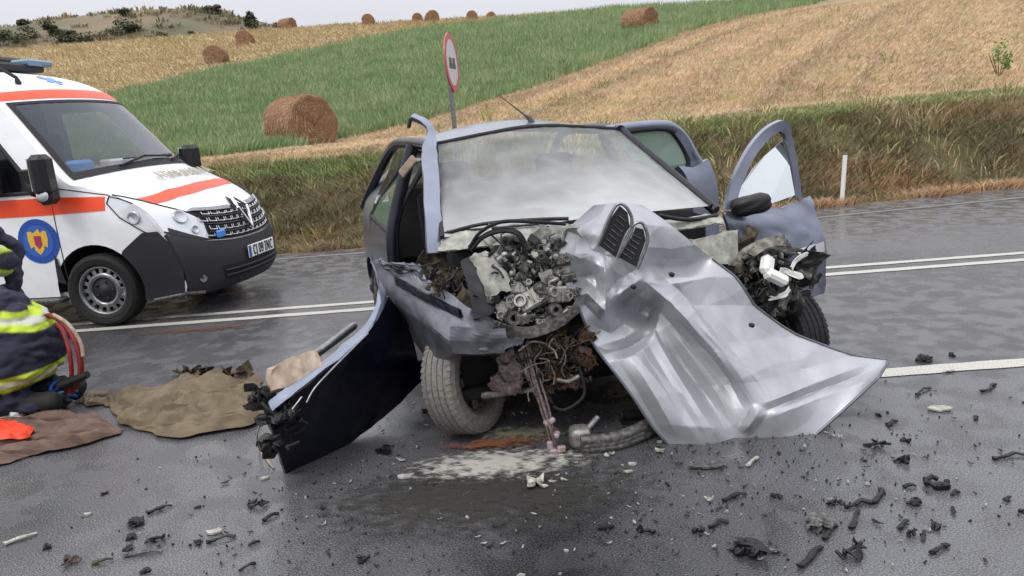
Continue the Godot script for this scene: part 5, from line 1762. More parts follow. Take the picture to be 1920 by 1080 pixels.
	tube(s, smooth_path([at_l.call([985, 690, 3.4]), at_l.call([1000, 725, 3.36]), at_l.call([1020, 760, 3.34])], 3), 0.016, 7)
	put("steering_rod", s, M.dusty_metal, car)
	s = begin()
	tube(s, smooth_path([at_l.call([1045, 712, 3.36]), at_l.call([1066, 715, 3.34]), at_l.call([1085, 705, 3.36])], 3), 0.01, 6)
	put("steering_rod", s, M.dusty_metal, car)
	# loom hanging to the road with its plugs
	s = begin()
	for k in 6:
		var o := Vector3(rng.randf_range(-0.02, 0.02), 0, rng.randf_range(-0.02, 0.02))
		var pl := []
		for a in [[985, 640, 3.42], [1000, 700, 3.36], [1018, 760, 3.32], [1030, 800, 3.30], [1042, 840, 3.31]]: pl.append(at_l.call(a) + o * rng.randf_range(0.4, 1.6))
		tube(s, smooth_path(pl, 5), rng.randf_range(0.004, 0.008), 6)
	put("hanging_loom", s, M.wire, car)
	var plug_mat := mat(Color(0.62, 0.55, 0.55), 0.5)
	for q in [[1030, 790, 0.055], [1042, 815, 0.05], [1040, 850, 0.06], [1052, 842, 0.05], [1032, 835, 0.045], [1046, 858, 0.05]]:
		s = begin()
		box(s, Transform3D(rand_basis(), at_l.call([q[0], q[1], 3.30])), Vector3(q[2], q[2] * 0.7, q[2] * 0.5), 0.008)
		put("plug", s, plug_mat, car)
	s = begin()
	tube(s, smooth_path([at_l.call([1086, 690, 3.4]), at_l.call([1095, 740, 3.38]), at_l.call([1060, 768, 3.36]), at_l.call([1036, 762, 3.36])], 6), 0.008, 6)
	tube(s, smooth_path([at_l.call([1010, 690, 3.36]), at_l.call([1012, 730, 3.33]), at_l.call([1035, 755, 3.34])], 6), 0.007, 6)
	put("black_hose", s, M.rubber, car)
	# near-black box filling in the shade behind it all
	s = begin()
	box(s, Transform3D(Basis(), Vector3(0.1, 0.36, -0.08)), Vector3(1.1, 0.28, 0.4), 0.05)
	put("shade_block", s, M.void, car)
	# wheels
	var fw := at_l.call([876, 738, 3.70])
	fw.y = 0.285
	car_wheel(car, fw, Basis(Vector3.UP, deg_to_rad(-44)) * Basis(Vector3.BACK, 0.14), M.tyre_dusty)
	car_wheel(car, Vector3(-0.74, 0.285, -2.28), Basis(), M.rubber)
	car_wheel(car, Vector3(0.74, 0.285, -2.28), Basis(), M.rubber)
	var fw2: Vector3 = at_l.call([1462, 590, 4.04])
	fw2.y = 0.285
	car_wheel(car, fw2, Basis(Vector3.UP, 0.1), M.rubber)
	# far front corner: lamp, liner, broken bumper
	scraps_at.call("far_strut_tower", [[1370, 452, 3.86, 0.13, 0.10], [1400, 470, 3.82, 0.12, 0.12], [1372, 490, 3.80, 0.10, 0.12], [1415, 448, 3.84, 0.10, 0.08], [1390, 510, 3.78, 0.10, 0.08], [1350, 470, 3.84, 0.07, 0.10]], M.mud)
	s = begin()
	sheet(s, grid.call([[[1290, 450, 3.78], [1340, 440, 3.82], [1375, 432, 3.86]], [[1320, 500, 3.72], [1350, 495, 3.76], [1385, 500, 3.8]]]), 12, 8, 0.015, ripple.call(0.02, 2.0))
	put("inner_panel", s, M.dust_white, car)
	scraps_at.call("broken_bumper", [[1425, 520, 3.76, 0.16, 0.12], [1470, 470, 3.80, 0.18, 0.10], [1500, 500, 3.80, 0.14, 0.18], [1480, 545, 3.74, 0.20, 0.10], [1440, 570, 3.72, 0.18, 0.12], [1520, 480, 3.88, 0.10, 0.14], [1525, 530, 3.86, 0.10, 0.12], [1410, 545, 3.74, 0.12, 0.14], [1500, 575, 3.74, 0.16, 0.08], [1455, 500, 3.76, 0.10, 0.12]], M.black)
	s = begin()
	wires(s, Vector3(-0.16, -0.12, -0.03), Vector3(0.12, 0.10, 0.05), Transform3D(Basis(), at_l.call([1455, 530, 3.70])), 10, 0.16, 0.005)
	jumble(s, Vector3(-0.12, -0.12, -0.06), Vector3(0.12, 0.12, 0.02), Transform3D(Basis(), at_l.call([1460, 530, 3.74])), 26, 0.07, "xxt")
	put("bumper_fittings", s, M.bumper, car).set_meta("kind", "stuff")
	s = begin()
	for pr in [[[1382, 496, 3.70], [1395, 474, 3.68], [1430, 455, 3.68], [1470, 448, 3.7]], [[1385, 508, 3.7], [1388, 490, 3.68], [1400, 478, 3.68]]]:
		var pl := []
		for a in pr: pl.append(at_l.call(a))
		tube(s, smooth_path(pl, 4), 0.02, 7)
	sheet(s, grid.call([[[1400, 472, 3.68], [1432, 448, 3.68], [1466, 440, 3.7]], [[1412, 482, 3.66], [1440, 466, 3.65], [1470, 462, 3.68]]]), 12, 6, 0.012, ripple.call(0.01, 3.0))
	put("lamp_housing", s, M.dusty_metal, car)
	s = begin()
	box(s, Transform3D(Basis.from_euler(Vector3(-0.3, 0.3, -0.55)), at_l.call([1438, 497, 3.64])), Vector3(0.07, 0.10, 0.06), 0.018)
	box(s, Transform3D(Basis.from_euler(Vector3(-0.5, 0.2, -0.6)), at_l.call([1455, 520, 3.62])), Vector3(0.13, 0.055, 0.06), 0.014)
	scrap(s, Transform3D(Basis(Vector3.BACK, 0.6), at_l.call([1494, 488, 3.68])), 0.11, 0.025, 0.4)
	scrap(s, Transform3D(Basis(Vector3.BACK, -0.4), at_l.call([1474, 510, 3.66])), 0.13, 0.03, 0.5)
	scrap(s, Transform3D(Basis(Vector3.BACK, 0.3), at_l.call([1470, 552, 3.66])), 0.12, 0.025, -0.5)
	put("lamp_reflector", s, M.plastic_white, car).set_meta("kind", "stuff")
	scraps_at.call("lamp_fragments", [[1430, 545, 3.68, 0.07, 0.05], [1470, 565, 3.68, 0.09, 0.05], [1500, 552, 3.70, 0.08, 0.06], [1452, 580, 3.68, 0.07, 0.04], [1410, 500, 3.68, 0.05, 0.06], [1510, 512, 3.74, 0.05, 0.08]], M.plastic_grey)
	s = begin()
	sheet(s, grid.call([[[1488, 472, 3.86], [1515, 462, 3.9], [1541, 454, 3.96]], [[1496, 480, 3.84], [1520, 476, 3.88], [1542, 472, 3.94]]]), 8, 6, 0.012, ripple.call(0.006, 2.0))
	put("bent_wing_edge", s, M.hood, car)
	# loose tyre liner arc under the bonnet and the round lamp ball
	s = begin()
	var arcp := []
	for k in 13:
		var a := lerpf(-2.4, -0.1, k / 12.0)
		arcp.append(at_l.call([1130 + 85 * cos(a + 1.2), 795 - 45 * sin(a + 1.2) * -1.0, 3.60]) * Vector3(1, 0, 1) + Vector3(0, 0.05, 0))
	tube(s, arcp, 0.03, 8)
	put("liner_strip", s, M.rubber, car)

func car_wheel(car: Node3D, pos: Vector3, turn: Basis, tyre_mat: Material) -> void:
	var w := Node3D.new()
	w.name = "wheel"
	car.add_child(w, true)
	w.position = pos
	w.basis = turn * Basis(Vector3.BACK, -PI / 2)   # axle along local y
	var s := begin()
	var prof := [Vector2(0.185, 0.08), Vector2(0.21, 0.09), Vector2(0.25, 0.094), Vector2(0.276, 0.084), Vector2(0.286, 0.068)]
	for k in 4: prof.append_array([Vector2(0.289, 0.052 - k * 0.033), Vector2(0.283, 0.050 - k * 0.033), Vector2(0.283, 0.046 - k * 0.033), Vector2(0.289, 0.044 - k * 0.033)])
	prof.append_array([Vector2(0.286, -0.068), Vector2(0.276, -0.084), Vector2(0.25, -0.094), Vector2(0.21, -0.09), Vector2(0.185, -0.08)])
	lathe(s, prof, 48, Transform3D(), -1)
	for side in [1.0, -1.0]:
		for k in 56:
			var a := TAU * k / 56
			beam(s, Vector3(cos(a) * 0.2865, 0.058 * side, sin(a) * 0.2865), Vector3(cos(a + 0.03) * 0.276, 0.086 * side, sin(a + 0.03) * 0.276), 0.022, 0.006, 0.001, Vector3(cos(a), 0, sin(a)))
	put("tyre", s, tyre_mat, w)
	s = begin()
	lathe(s, [Vector2(0.19, 0.088), Vector2(0.178, 0.08), Vector2(0.165, 0.03), Vector2(0.16, -0.05), Vector2(0.178, -0.08), Vector2(0.19, -0.088), Vector2(0.186, 0.0)], 36, Transform3D(), 1)
	for k in 8:
		var a := TAU * k / 8
		beam(s, Vector3(cos(a) * 0.04, 0.03, sin(a) * 0.04), Vector3(cos(a) * 0.168, 0.02, sin(a) * 0.168), 0.05, 0.015, 0.004)
	lathe(s, [Vector2(0.06, 0.02), Vector2(0.05, 0.045), Vector2(0.0, 0.05)], 20, Transform3D(), 2)
	put("rim", s, M.dusty_metal, w)
	s = begin()
	lathe(s, [Vector2(0.12, -0.03), Vector2(0.12, -0.015), Vector2(0.0, -0.015)], 28, Transform3D(), -1)
	lump(s, Transform3D(Basis(), Vector3(0, -0.06, 0)), Vector3(0.14, 0.1, 0.12), 0.3)
	put("brake", s, M.mud, w)

# ---------------------------------------------------------------- people
# bones: [from, to, radius from, radius to]; one closed skin by surface nets
func skin(s: SurfaceTool, bones: Array, cell: float, blend: float, tint: Callable, wrinkle := 0.0) -> void:
	var lo := Vector3.ONE * 1e9
	var hi := -lo
	for b in bones:
		for k in 2:
			lo = lo.min(b[k] - Vector3.ONE * (b[2 + k] + 3 * cell))
			hi = hi.max(b[k] + Vector3.ONE * (b[2 + k] + 3 * cell))
	var n := Vector3i(((hi - lo) / cell).ceil()) + Vector3i.ONE * 2
	var f := PackedFloat32Array()
	f.resize(n.x * n.y * n.z)
	f.fill(1e3)
	for b in bones:
		var r := maxf(b[2], b[3]) + 2.5 * cell + blend
		var l3: Vector3 = (b[0].min(b[1]) - Vector3.ONE * r - lo) / cell
		var h3: Vector3 = (b[0].max(b[1]) + Vector3.ONE * r - lo) / cell
		var l := Vector3i(l3).max(Vector3i.ZERO)
		var h := Vector3i(h3).min(n - Vector3i.ONE)
		var ab: Vector3 = b[1] - b[0]
		var ll := maxf(ab.length_squared(), 1e-9)
		for z in range(l.z, h.z + 1):
			for y in range(l.y, h.y + 1):
				for x in range(l.x, h.x + 1):
					var p := lo + Vector3(x, y, z) * cell
					var t := clampf((p - b[0]).dot(ab) / ll, 0, 1)
					var d: float = p.distance_to(b[0] + ab * t) - lerpf(b[2], b[3], t)
					var i := x + n.x * (y + n.y * z)
					var o := f[i]
					if o > 100.0: f[i] = d
					else:
						var k := maxf(blend - absf(o - d), 0.0) / blend
						f[i] = minf(o, d) - k * k * blend * 0.25
	if wrinkle > 0.0:
		for z in n.z:
			for y in n.y:
				for x in n.x:
					var i := x + n.x * (y + n.y * z)
					if absf(f[i]) < 0.06:
						var p := lo + Vector3(x, y, z) * cell
						f[i] += wrinkle * n_crease.get_noise_3dv(p * Vector3(1.4, 2.2, 1.4))
	var vert := {}
	var off := [0, 1, n.x, n.x + 1, n.x * n.y, n.x * n.y + 1, n.x * n.y + n.x, n.x * n.y + n.x + 1]
	for z in n.z - 1:
		for y in n.y - 1:
			for x in n.x - 1:
				var i := x + n.x * (y + n.y * z)
				var neg := 0
				for k in 8:
					if f[i + off[k]] < 0.0: neg += 1
				if neg == 0 or neg == 8: continue
				var sum := Vector3.ZERO
				var cnt := 0
				for e in [[0, 1], [2, 3], [4, 5], [6, 7], [0, 2], [1, 3], [4, 6], [5, 7], [0, 4], [1, 5], [2, 6], [3, 7]]:
					var a := f[i + off[e[0]]]
					var b := f[i + off[e[1]]]
					if (a < 0.0) != (b < 0.0):
						var t := a / (a - b)
						var pa := Vector3(e[0] & 1, (e[0] >> 1) & 1, e[0] >> 2)
						var pb := Vector3(e[1] & 1, (e[1] >> 1) & 1, e[1] >> 2)
						sum += pa.lerp(pb, t)
						cnt += 1
				vert[i] = lo + (Vector3(x, y, z) + sum / cnt) * cell
	s.set_smooth_group(1)
	var emit := func(a: int, b: int, c: int, d: int) -> void:
		for k in [a, b, c, a, c, d]:
			s.set_color(tint.call(vert[k]))
			s.add_vertex(vert[k])
	var sx := 1
	var sy := n.x
	var sz := n.x * n.y
	for i in vert:
		if vert.has(i - sy) and vert.has(i - sz) and vert.has(i - sy - sz) and (f[i] < 0.0) != (f[i + sx] < 0.0):
			if f[i] < 0.0: emit.call(i, i - sz, i - sy - sz, i - sy)
			else: emit.call(i, i - sy, i - sy - sz, i - sz)
		if vert.has(i - sx) and vert.has(i - sz) and vert.has(i - sx - sz) and (f[i] < 0.0) != (f[i + sy] < 0.0):
			if f[i] < 0.0: emit.call(i, i - sx, i - sx - sz, i - sz)
			else: emit.call(i, i - sz, i - sx - sz, i - sx)
		if vert.has(i - sx) and vert.has(i - sy) and vert.has(i - sx - sy) and (f[i] < 0.0) != (f[i + sz] < 0.0):
			if f[i] < 0.0: emit.call(i, i - sy, i - sx - sy, i - sx)
			else: emit.call(i, i - sx, i - sx - sy, i - sy)

const NAVY := Color(0.022, 0.026, 0.050)
const LIME := Color(0.62, 0.80, 0.05)
const SILVER := Color(0.62, 0.62, 0.58)

func stripe_over(base: Color, v: float, a: float, b: float) -> Color:
	var e := 0.007
	var on := smoothstep(a - e, a + e, v) * (1.0 - smoothstep(b - e, b + e, v))
	var w := b - a
	var sil := smoothstep(a + 0.36 * w - e, a + 0.36 * w + e, v) * (1.0 - smoothstep(b - 0.36 * w - e, b - 0.36 * w + e, v))
	return base.lerp(LIME.lerp(SILVER, sil), on)

func hand(s: SurfaceTool, wrist: Vector3, dir: Vector3, palm_n: Vector3, col: Color) -> void:
	var d := dir.normalized()
	var side := d.cross(palm_n).normalized()
	var nn := side.cross(d)
	var bones := [[wrist, wrist + d * 0.05, 0.026, 0.03], [wrist + d * 0.05 - side * 0.02, wrist + d * 0.085 - side * 0.028, 0.02, 0.013], [wrist + d * 0.05 + side * 0.02, wrist + d * 0.085 + side * 0.028, 0.02, 0.013]]
	for k in 4:
		var o := (k - 1.5) * 0.0195
		var len: float = [0.068, 0.078, 0.074, 0.058][k]
		var a := wrist + d * 0.082 + side * o
		var b := a + (d * 0.8 + nn * 0.35) * len * 0.5
		var c := b + (d * 0.3 + nn * 0.95).normalized() * len * 0.5
		bones.append([a, b, 0.0095, 0.009])
		bones.append([b, c, 0.009, 0.0078])
	var t0 := wrist + d * 0.02 - side * 0.028
	var t1 := t0 + (d * 0.6 - side * 0.6 + nn * 0.4).normalized() * 0.04
	bones.append([t0, t1, 0.014, 0.011])
	bones.append([t1, t1 + (d + nn * 0.6).normalized() * 0.03, 0.011, 0.009])
	skin(s, bones, 0.005, 0.008, func(_p): return col)

func head_of(s: SurfaceTool, c: Vector3, look: Vector3, col: Color) -> void:
	var f := look.normalized()
	var sd := f.cross(Vector3.UP).normalized()
	var u := sd.cross(f)
	skin(s, [[c + u * 0.03, c + u * 0.05 - f * 0.02, 0.085, 0.09], [c + f * 0.045 - u * 0.06, c + f * 0.03 + u * 0.02, 0.045, 0.06], [c + f * 0.09 - u * 0.015, c + f * 0.085 + u * 0.03, 0.014, 0.009],
		[c + f * 0.075 - u * 0.055 - sd * 0.02, c + f * 0.075 - u * 0.055 + sd * 0.02, 0.014, 0.014], [c + sd * 0.085 - u * 0.02, c + sd * 0.085 + u * 0.02, 0.014, 0.018], [c - sd * 0.085 - u * 0.02, c - sd * 0.085 + u * 0.02, 0.014, 0.018], [c - u * 0.05 - f * 0.02, c - u * 0.14 - f * 0.04, 0.05, 0.055]], 0.009, 0.02,
		func(p: Vector3) -> Color:
			var q := p - c
			var eye := absf(absf(q.dot(sd)) - 0.034) < 0.012 and absf(q.dot(u) - 0.025) < 0.008 and q.dot(f) > 0.05
			return Color(0.05, 0.04, 0.035) if eye else col)

func helmet(c: Vector3, look: Vector3, parent: Node3D, called: String, m: Material) -> void:
	var f := look.normalized()
	var sd := f.cross(Vector3.UP).normalized()
	var s := begin()
	lathe(s, [Vector2(0.155, -0.005), Vector2(0.14, 0.0), Vector2(0.135, 0.06), Vector2(0.105, 0.12), Vector2(0.055, 0.15), Vector2(0.0, 0.158)], 28, Transform3D(Basis(sd, sd.cross(f), f) * Basis().scaled(Vector3(0.9, 1, 1.1)), c + sd.cross(f) * 0.045))
	put(called, s, m, parent)

func build_people() -> void:
	# kneeling, bent forward and away, seen from behind at the hips
	var o := Vector3(-3.05, 0, -4.52)
	var a := thing("person", "kneeling firefighter in navy suit with yellow-silver bands, bent over the brown mats", "person", o)
	var hip := Vector3(-0.03, 0.46, 0)
	var chest := Vector3(-0.42, 0.74, 0.0)
	var bones := [[hip + Vector3(0.02, -0.05, 0.05), hip + Vector3(0.02, -0.05, -0.05), 0.215, 0.215], [hip + Vector3(0, 0.0, 0), hip + Vector3(-0.12, 0.12, 0), 0.22, 0.215], [hip + Vector3(-0.10, 0.10, 0.06), chest + Vector3(0, 0, 0.06), 0.20, 0.19], [hip + Vector3(-0.10, 0.10, -0.06), chest + Vector3(0, 0, -0.06), 0.20, 0.19],
		[chest + Vector3(0, 0, 0.1), chest + Vector3(0, 0.02, -0.1), 0.17, 0.17], [hip + Vector3(0.02, -0.12, 0.13), Vector3(-0.38, 0.14, 0.17), 0.15, 0.10], [hip + Vector3(0.02, -0.12, -0.13), Vector3(-0.38, 0.14, -0.17), 0.15, 0.10],
		[Vector3(-0.38, 0.13, 0.17), Vector3(0.08, 0.10, 0.14), 0.10, 0.075], [Vector3(-0.38, 0.13, -0.17), Vector3(0.08, 0.10, -0.14), 0.10, 0.075],
		[chest + Vector3(0, 0.03, 0.2), Vector3(-0.62, 0.42, 0.3), 0.095, 0.07], [Vector3(-0.62, 0.42, 0.3), Vector3(-0.74, 0.2, 0.14), 0.07, 0.05],
		[chest + Vector3(0, 0.03, -0.2), Vector3(-0.62, 0.42, -0.3), 0.095, 0.07], [Vector3(-0.62, 0.42, -0.3), Vector3(-0.74, 0.2, -0.14), 0.07, 0.05], [chest, chest + Vector3(-0.2, 0.12, 0), 0.1, 0.07]]
	var s := begin()
	skin(s, bones, 0.0105, 0.06, func(p: Vector3) -> Color:
		if p.x > -0.5 and p.x < 0.4:
			var lean := p.y + 0.18 * maxf(0, p.x + 0.1)
			var c := stripe_over(NAVY, lean + 0.05 * p.x, 0.60, 0.70)
			return stripe_over(c, p.y - 0.10 * maxf(0, p.x), 0.20, 0.30) if p.x > -0.3 else c
		return stripe_over(NAVY, p.y, 0.24, 0.29), 0.026)
	put("suit", s, M.navy, a)
	s = begin()
	head_of(s, chest + Vector3(-0.27, 0.16, 0), Vector3(-1, -0.7, 0), Color(0.5, 0.32, 0.24))
	hand(s, Vector3(-0.745, 0.185, 0.135), Vector3(-0.3, -1, -0.2), Vector3(0, 0, -1), Color(0.5, 0.32, 0.24))
	hand(s, Vector3(-0.745, 0.185, -0.135), Vector3(-0.3, -1, 0.2), Vector3(0, 0, 1), Color(0.5, 0.32, 0.24))
	put("skin", s, M.vertex, a)
	helmet(chest + Vector3(-0.27, 0.16, 0), Vector3(-1, -0.7, 0), a, "helmet", M.red)
	for z in [0.14, -0.14]:
		s = begin()
		var sole := [Vector3(0.07, 0.1, z), Vector3(0.17, 0.1, z), Vector3(0.2, 0.06, z)]
		skin(s, [[sole[0], sole[1], 0.065, 0.06], [sole[1], Vector3(0.16, 0.045, z), 0.055, 0.04]], 0.012, 0.03, func(_p): return Color(0.03, 0.028, 0.026))
		put("boot", s, M.vertex, a)
	# second firefighter squatting behind with a forearm across his knee
	var o2 := Vector3(-4.02, 0, -5.35)
	var b := thing("person", "second firefighter squatting in front of the ambulance door, navy sleeve with yellow bands", "person", o2)
	var el := Vector3(0.40, 0.86, 0.02)
	var wr := Vector3(0.17, 0.80, 0.12)
	bones = [[Vector3(-0.15, 0.42, 0), Vector3(-0.1, 0.55, 0), 0.2, 0.2], [Vector3(-0.1, 0.5, 0), Vector3(0.05, 1.1, 0), 0.2, 0.22], [Vector3(0.05, 1.2, 0.15), Vector3(0.05, 1.2, -0.15), 0.14, 0.14], [Vector3(0.1, 1.24, 0.18), el, 0.105, 0.085], [el, wr, 0.085, 0.06],
		[Vector3(0.05, 1.22, -0.18), Vector3(0.3, 0.9, -0.25), 0.1, 0.08], [Vector3(0.3, 0.9, -0.25), Vector3(0.35, 0.65, -0.1), 0.08, 0.06],
		[Vector3(-0.12, 0.42, 0.12), Vector3(0.26, 0.55, 0.16), 0.14, 0.11], [Vector3(0.26, 0.55, 0.16), Vector3(0.12, 0.12, 0.16), 0.11, 0.085], [Vector3(-0.12, 0.42, -0.12), Vector3(0.22, 0.55, -0.2), 0.14, 0.11], [Vector3(0.22, 0.55, -0.2), Vector3(0.05, 0.12, -0.2), 0.11, 0.085], [Vector3(0.05, 1.28, 0), Vector3(0.1, 1.42, 0), 0.09, 0.07]]
	s = begin()
	skin(s, bones, 0.0145, 0.05, func(p: Vector3) -> Color:
		if p.x > 0.14 and p.z > -0.1 and p.y > 0.66:
			return stripe_over(stripe_over(NAVY, p.y, 0.93, 1.03), p.y + (p.x - 0.35) * 0.35, 0.755, 0.84)
		return stripe_over(NAVY, p.y, 0.25, 0.33), 0.024)
	put("suit", s, M.navy, b)
	s = begin()
	head_of(s, Vector3(0.14, 1.52, 0), Vector3(1, -0.3, 0.3), Color(0.52, 0.34, 0.25))
	hand(s, wr + Vector3(0.02, 0.0, -0.01), Vector3(-1, -0.25, 0.2), Vector3(0, -1, 0), Color(0.55, 0.36, 0.27))
	hand(s, Vector3(0.35, 0.64, -0.1), Vector3(0.2, -1, 0.2), Vector3(-1, 0, 0), Color(0.55, 0.36, 0.27))
	put("skin", s, M.vertex, b)
	helmet(Vector3(0.14, 1.52, 0), Vector3(1, -0.3, 0.3), b, "helmet", M.red)
	for z in [0.16, -0.2]:
		s = begin()
		skin(s, [[Vector3(0.1, 0.1, z), Vector3(0.1, 0.055, z), 0.075, 0.055], [Vector3(0.1, 0.055, z), Vector3(0.28, 0.05, z), 0.055, 0.048]], 0.013, 0.03, func(_p): return Color(0.03, 0.028, 0.026))
		put("boot", s, M.vertex, b)

# ---------------------------------------------------------------- things on and beside the road
func solo(called: String, label: String, category: String, c: Vector3, s: SurfaceTool, m: Material, group := "") -> void:
	# a thing that is one mesh, its origin at its foot
	s.generate_normals()
	var o := obj(called, s.commit(), m)
	o.position = c
	tag(o, label, category, group)

func cloth_on_road(called: String, label: String, category: String, top: Array, bottom: Array, m: Material, amp: float, freq: Vector2, group := "") -> void:
	var c := on_road((top[0][0] + bottom[-1][0]) * 0.5, (top[0][1] + bottom[-1][1]) * 0.5)
	if called == "orange_strap": c.y = 0.055
	var a := []
	var b := []
	var mid := []
	for p in top: a.append(on_road(p[0], p[1], c.y) - c)
	for p in bottom: b.append(on_road(p[0], p[1], c.y) - c)
	for i in a.size(): mid.append((a[i] + b[mini(i, b.size() - 1)]) * 0.5)
	var s := begin()
	crisp = true
	sheet(s, [a, mid, b], 120, 76, -0.005, func(p: Vector3, u: float, v: float) -> Vector3:
		var q := Vector3(p.x * freq.x, 0, p.z * freq.y)
		var edge := minf(1.0, 8.0 * minf(minf(u, 1 - u), minf(v, 1 - v)) + 0.15)
		var k := tent(q * 5.0 + Vector3(c.x, 0, 2)) * 0.9 + tent(Vector3(q.x, 0, q.z * 1.3) * 12.0) * 0.45 + n_crease.get_noise_3dv(q * 0.6) * 0.9
		return Vector3(0.05 * n_fold.get_noise_3dv(q * 0.7 + Vector3(4, 0, 0)), 0.010 + amp * edge * maxf(0.0, k * 0.7 + 0.22), 0.06 * n_fold.get_noise_3dv(q * 1.3)))
	crisp = false
	solo(called, label, category, c, s, m, group)

func build_props() -> void:
	var s: SurfaceTool
	# round road sign leaning on its pole
	var sc := at(840, 118, 11.2)
	var foot := at(851, 230, 11.25)
	foot.y = 0.0
	foot.x += 0.03
	var sg := thing("road_sign", "round red-rimmed white road sign turned sideways on a leaning grey pole", "road sign", foot)
	s = begin()
	tube(s, [Vector3(0, -0.1, 0), (sc - foot) * 0.7, sc - foot + Vector3(0, 0.1, 0.02)], 0.035, 10)
	put("pole", s, M.steel, sg)
	var nrm := Vector3(0.965, 0.02, 0.17).normalized()
	var up := (Vector3(-0.10, 1, 0) - nrm * nrm.dot(Vector3(-0.10, 1, 0))).normalized()
	var bs := Basis(up.cross(nrm), nrm, nrm.cross(up.cross(nrm)))
	bs = Basis(bs.x, nrm, bs.x.cross(nrm))
	var sp := sc - foot + nrm * 0.055
	s = begin()
	lathe(s, [Vector2(0.0, -0.006), Vector2(0.40, -0.006), Vector2(0.41, 0.0), Vector2(0.40, 0.006), Vector2(0.0, 0.006)], 40, Transform3D(bs, sp), -1)
	put("disc", s, M.signback, sg)
	s = begin()
	lathe(s, [Vector2(0.405, 0.009), Vector2(0.325, 0.009)], 40, Transform3D(bs, sp), -1)
	lathe(s, [Vector2(0.412, -0.008), Vector2(0.412, 0.008)], 40, Transform3D(bs, sp), 1)
	put("red_rim", s, M.signred, sg)
	s = begin()
	for e in [[-0.10, 0.08, 0.16, 0.16], [0.10, 0.08, 0.16, 0.16]]:
		box(s, Transform3D(bs, sp) * Transform3D(Basis(), Vector3(e[0], 0.010, e[1] - 0.1)), Vector3(0.13, 0.004, 0.09), 0.001)
		box(s, Transform3D(bs, sp) * Transform3D(Basis(), Vector3(e[0], 0.010, e[1] - 0.03)), Vector3(0.17, 0.004, 0.07), 0.001)
	put("symbol", s, M.plastic_grey, sg)
	# white marker post
	var pb := at(1578, 386, 11.35)
	pb.y = land(pb.x, 11.35)
	var mp := thing("marker_post", "slim white roadside marker post at the edge of the verge on the bend", "post", pb)
	s = begin()
	var lean := Basis(Vector3.BACK, -0.05)
	box(s, Transform3D(lean, lean * Vector3(0, 0.37, 0)), Vector3(0.06, 0.82, 0.05), 0.012)
	put("shaft", s, M.plastic_white, mp)
	s = begin()
	box(s, Transform3D(lean, lean * Vector3(0, 0.785, 0)), Vector3(0.064, 0.03, 0.054), 0.012)
	put("cap", s, M.plastic_grey, mp)
	# cloths
	cloth_on_road("tarpaulin", "crumpled olive-khaki tarpaulin spread on the road left of the torn door", "tarpaulin", [[204, 752], [262, 736], [318, 724], [352, 700], [420, 700], [494, 712]], [[216, 794], [262, 813], [335, 828], [420, 813], [470, 804], [498, 792]], M.tarp, 0.095, Vector2(0.8, 1.9))
	cloth_on_road("rag", "small olive rag lying beside the left edge of the khaki tarpaulin", "rag", [[154, 756], [180, 742], [212, 738]], [[160, 764], [190, 762], [214, 760]], M.tarp, 0.05, Vector2(2, 3))
	cloth_on_road("ground_mat", "muddy brown mat lying below the kneeling firefighter", "mat", [[-140, 812], [-20, 800], [90, 778], [150, 786], [205, 795]], [[-150, 905], [-20, 885], [60, 862], [130, 846], [222, 816]], M.mat_brown, 0.08, Vector2(0.6, 2.4))
	# orange strap bundle, gloves, tool
	cloth_on_road("orange_strap", "bright orange strap lying on top of the muddy brown mat", "strap", [[-30, 796], [20, 794], [64, 806]], [[-30, 830], [16, 826], [62, 818]], mat(Color(0.86, 0.24, 0.10), 0.6, 0.0, null), 0.035, Vector2(2, 3))
	for g in [[18, 772, 0.16, M.plastic_white, "pale work glove lying by the frame edge under the kneeling firefighter", "glove"], [81, 768, 0.07, M.plastic_white, "small white box standing beside the firefighter's boots", "box"], [46, 765, 0.13, M.mud, "brown lump of folded gloves between the pale glove and the white box", "glove"]]:
		s = begin()
		var k: float = g[2]
		for i in 4: lump(s, Transform3D(Basis(Vector3.UP, rng.randf() * 3), Vector3(rng.randf_range(-0.3, 0.3) * k, 0.28 * k + 0.12 * k * (i % 3), rng.randf_range(-0.2, 0.2) * k)), Vector3(k, k * 0.55, k * 0.6), 0.3, 12, 8)
		solo("work_glove" if g[5] == "glove" else "small_box", g[4], g[5], on_road(g[0], g[1] + 14), s, g[3])
	# red rescue hoses arching out behind the firefighter
	var hb := on_road(120, 748)
	var hs := thing("rescue_hose", "twin red hydraulic rescue hoses arching beside the kneeling firefighter", "hose", hb)
	for k in 2:
		s = begin()
		var pl := []
		for q in [[50, 650 + k * 6, 4.75], [82, 596 + k * 9, 4.62], [112, 600 + k * 14, 4.52], [138 - k * 12, 632 + k * 12, 4.45], [150 - k * 18, 672, 4.42], [150 - k * 16, 706, 4.42], [134 - k * 10, 736, 4.45]]: pl.append(at(q[0], q[1], q[2] + k * 0.05) - hb)
		tube(s, smooth_path(pl, 6), 0.018 if k == 0 else 0.014, 10)
		put("hose", s, M.hose, hs)
	s = begin()
	var pl2 := []
	for q in [[100, 590, 4.5], [128, 608, 4.44], [150, 640, 4.4], [156, 668, 4.38]]: pl2.append(at(q[0], q[1], q[2]) - hb)
	tube(s, smooth_path(pl2, 5), 0.012, 6)
	put("pale_line", s, M.beige, hs)
	s = begin()
	tube(s, [at(116, 724, 4.4) - hb, at(164, 702, 4.36) - hb], [0.035, 0.022], 8)
	put("coupling", s, M.black, hs)
	var bb := on_road(120, 760)
	var bh := thing("blue_hose_coil", "small coil of blue air hose below the red rescue hoses", "hose", bb)
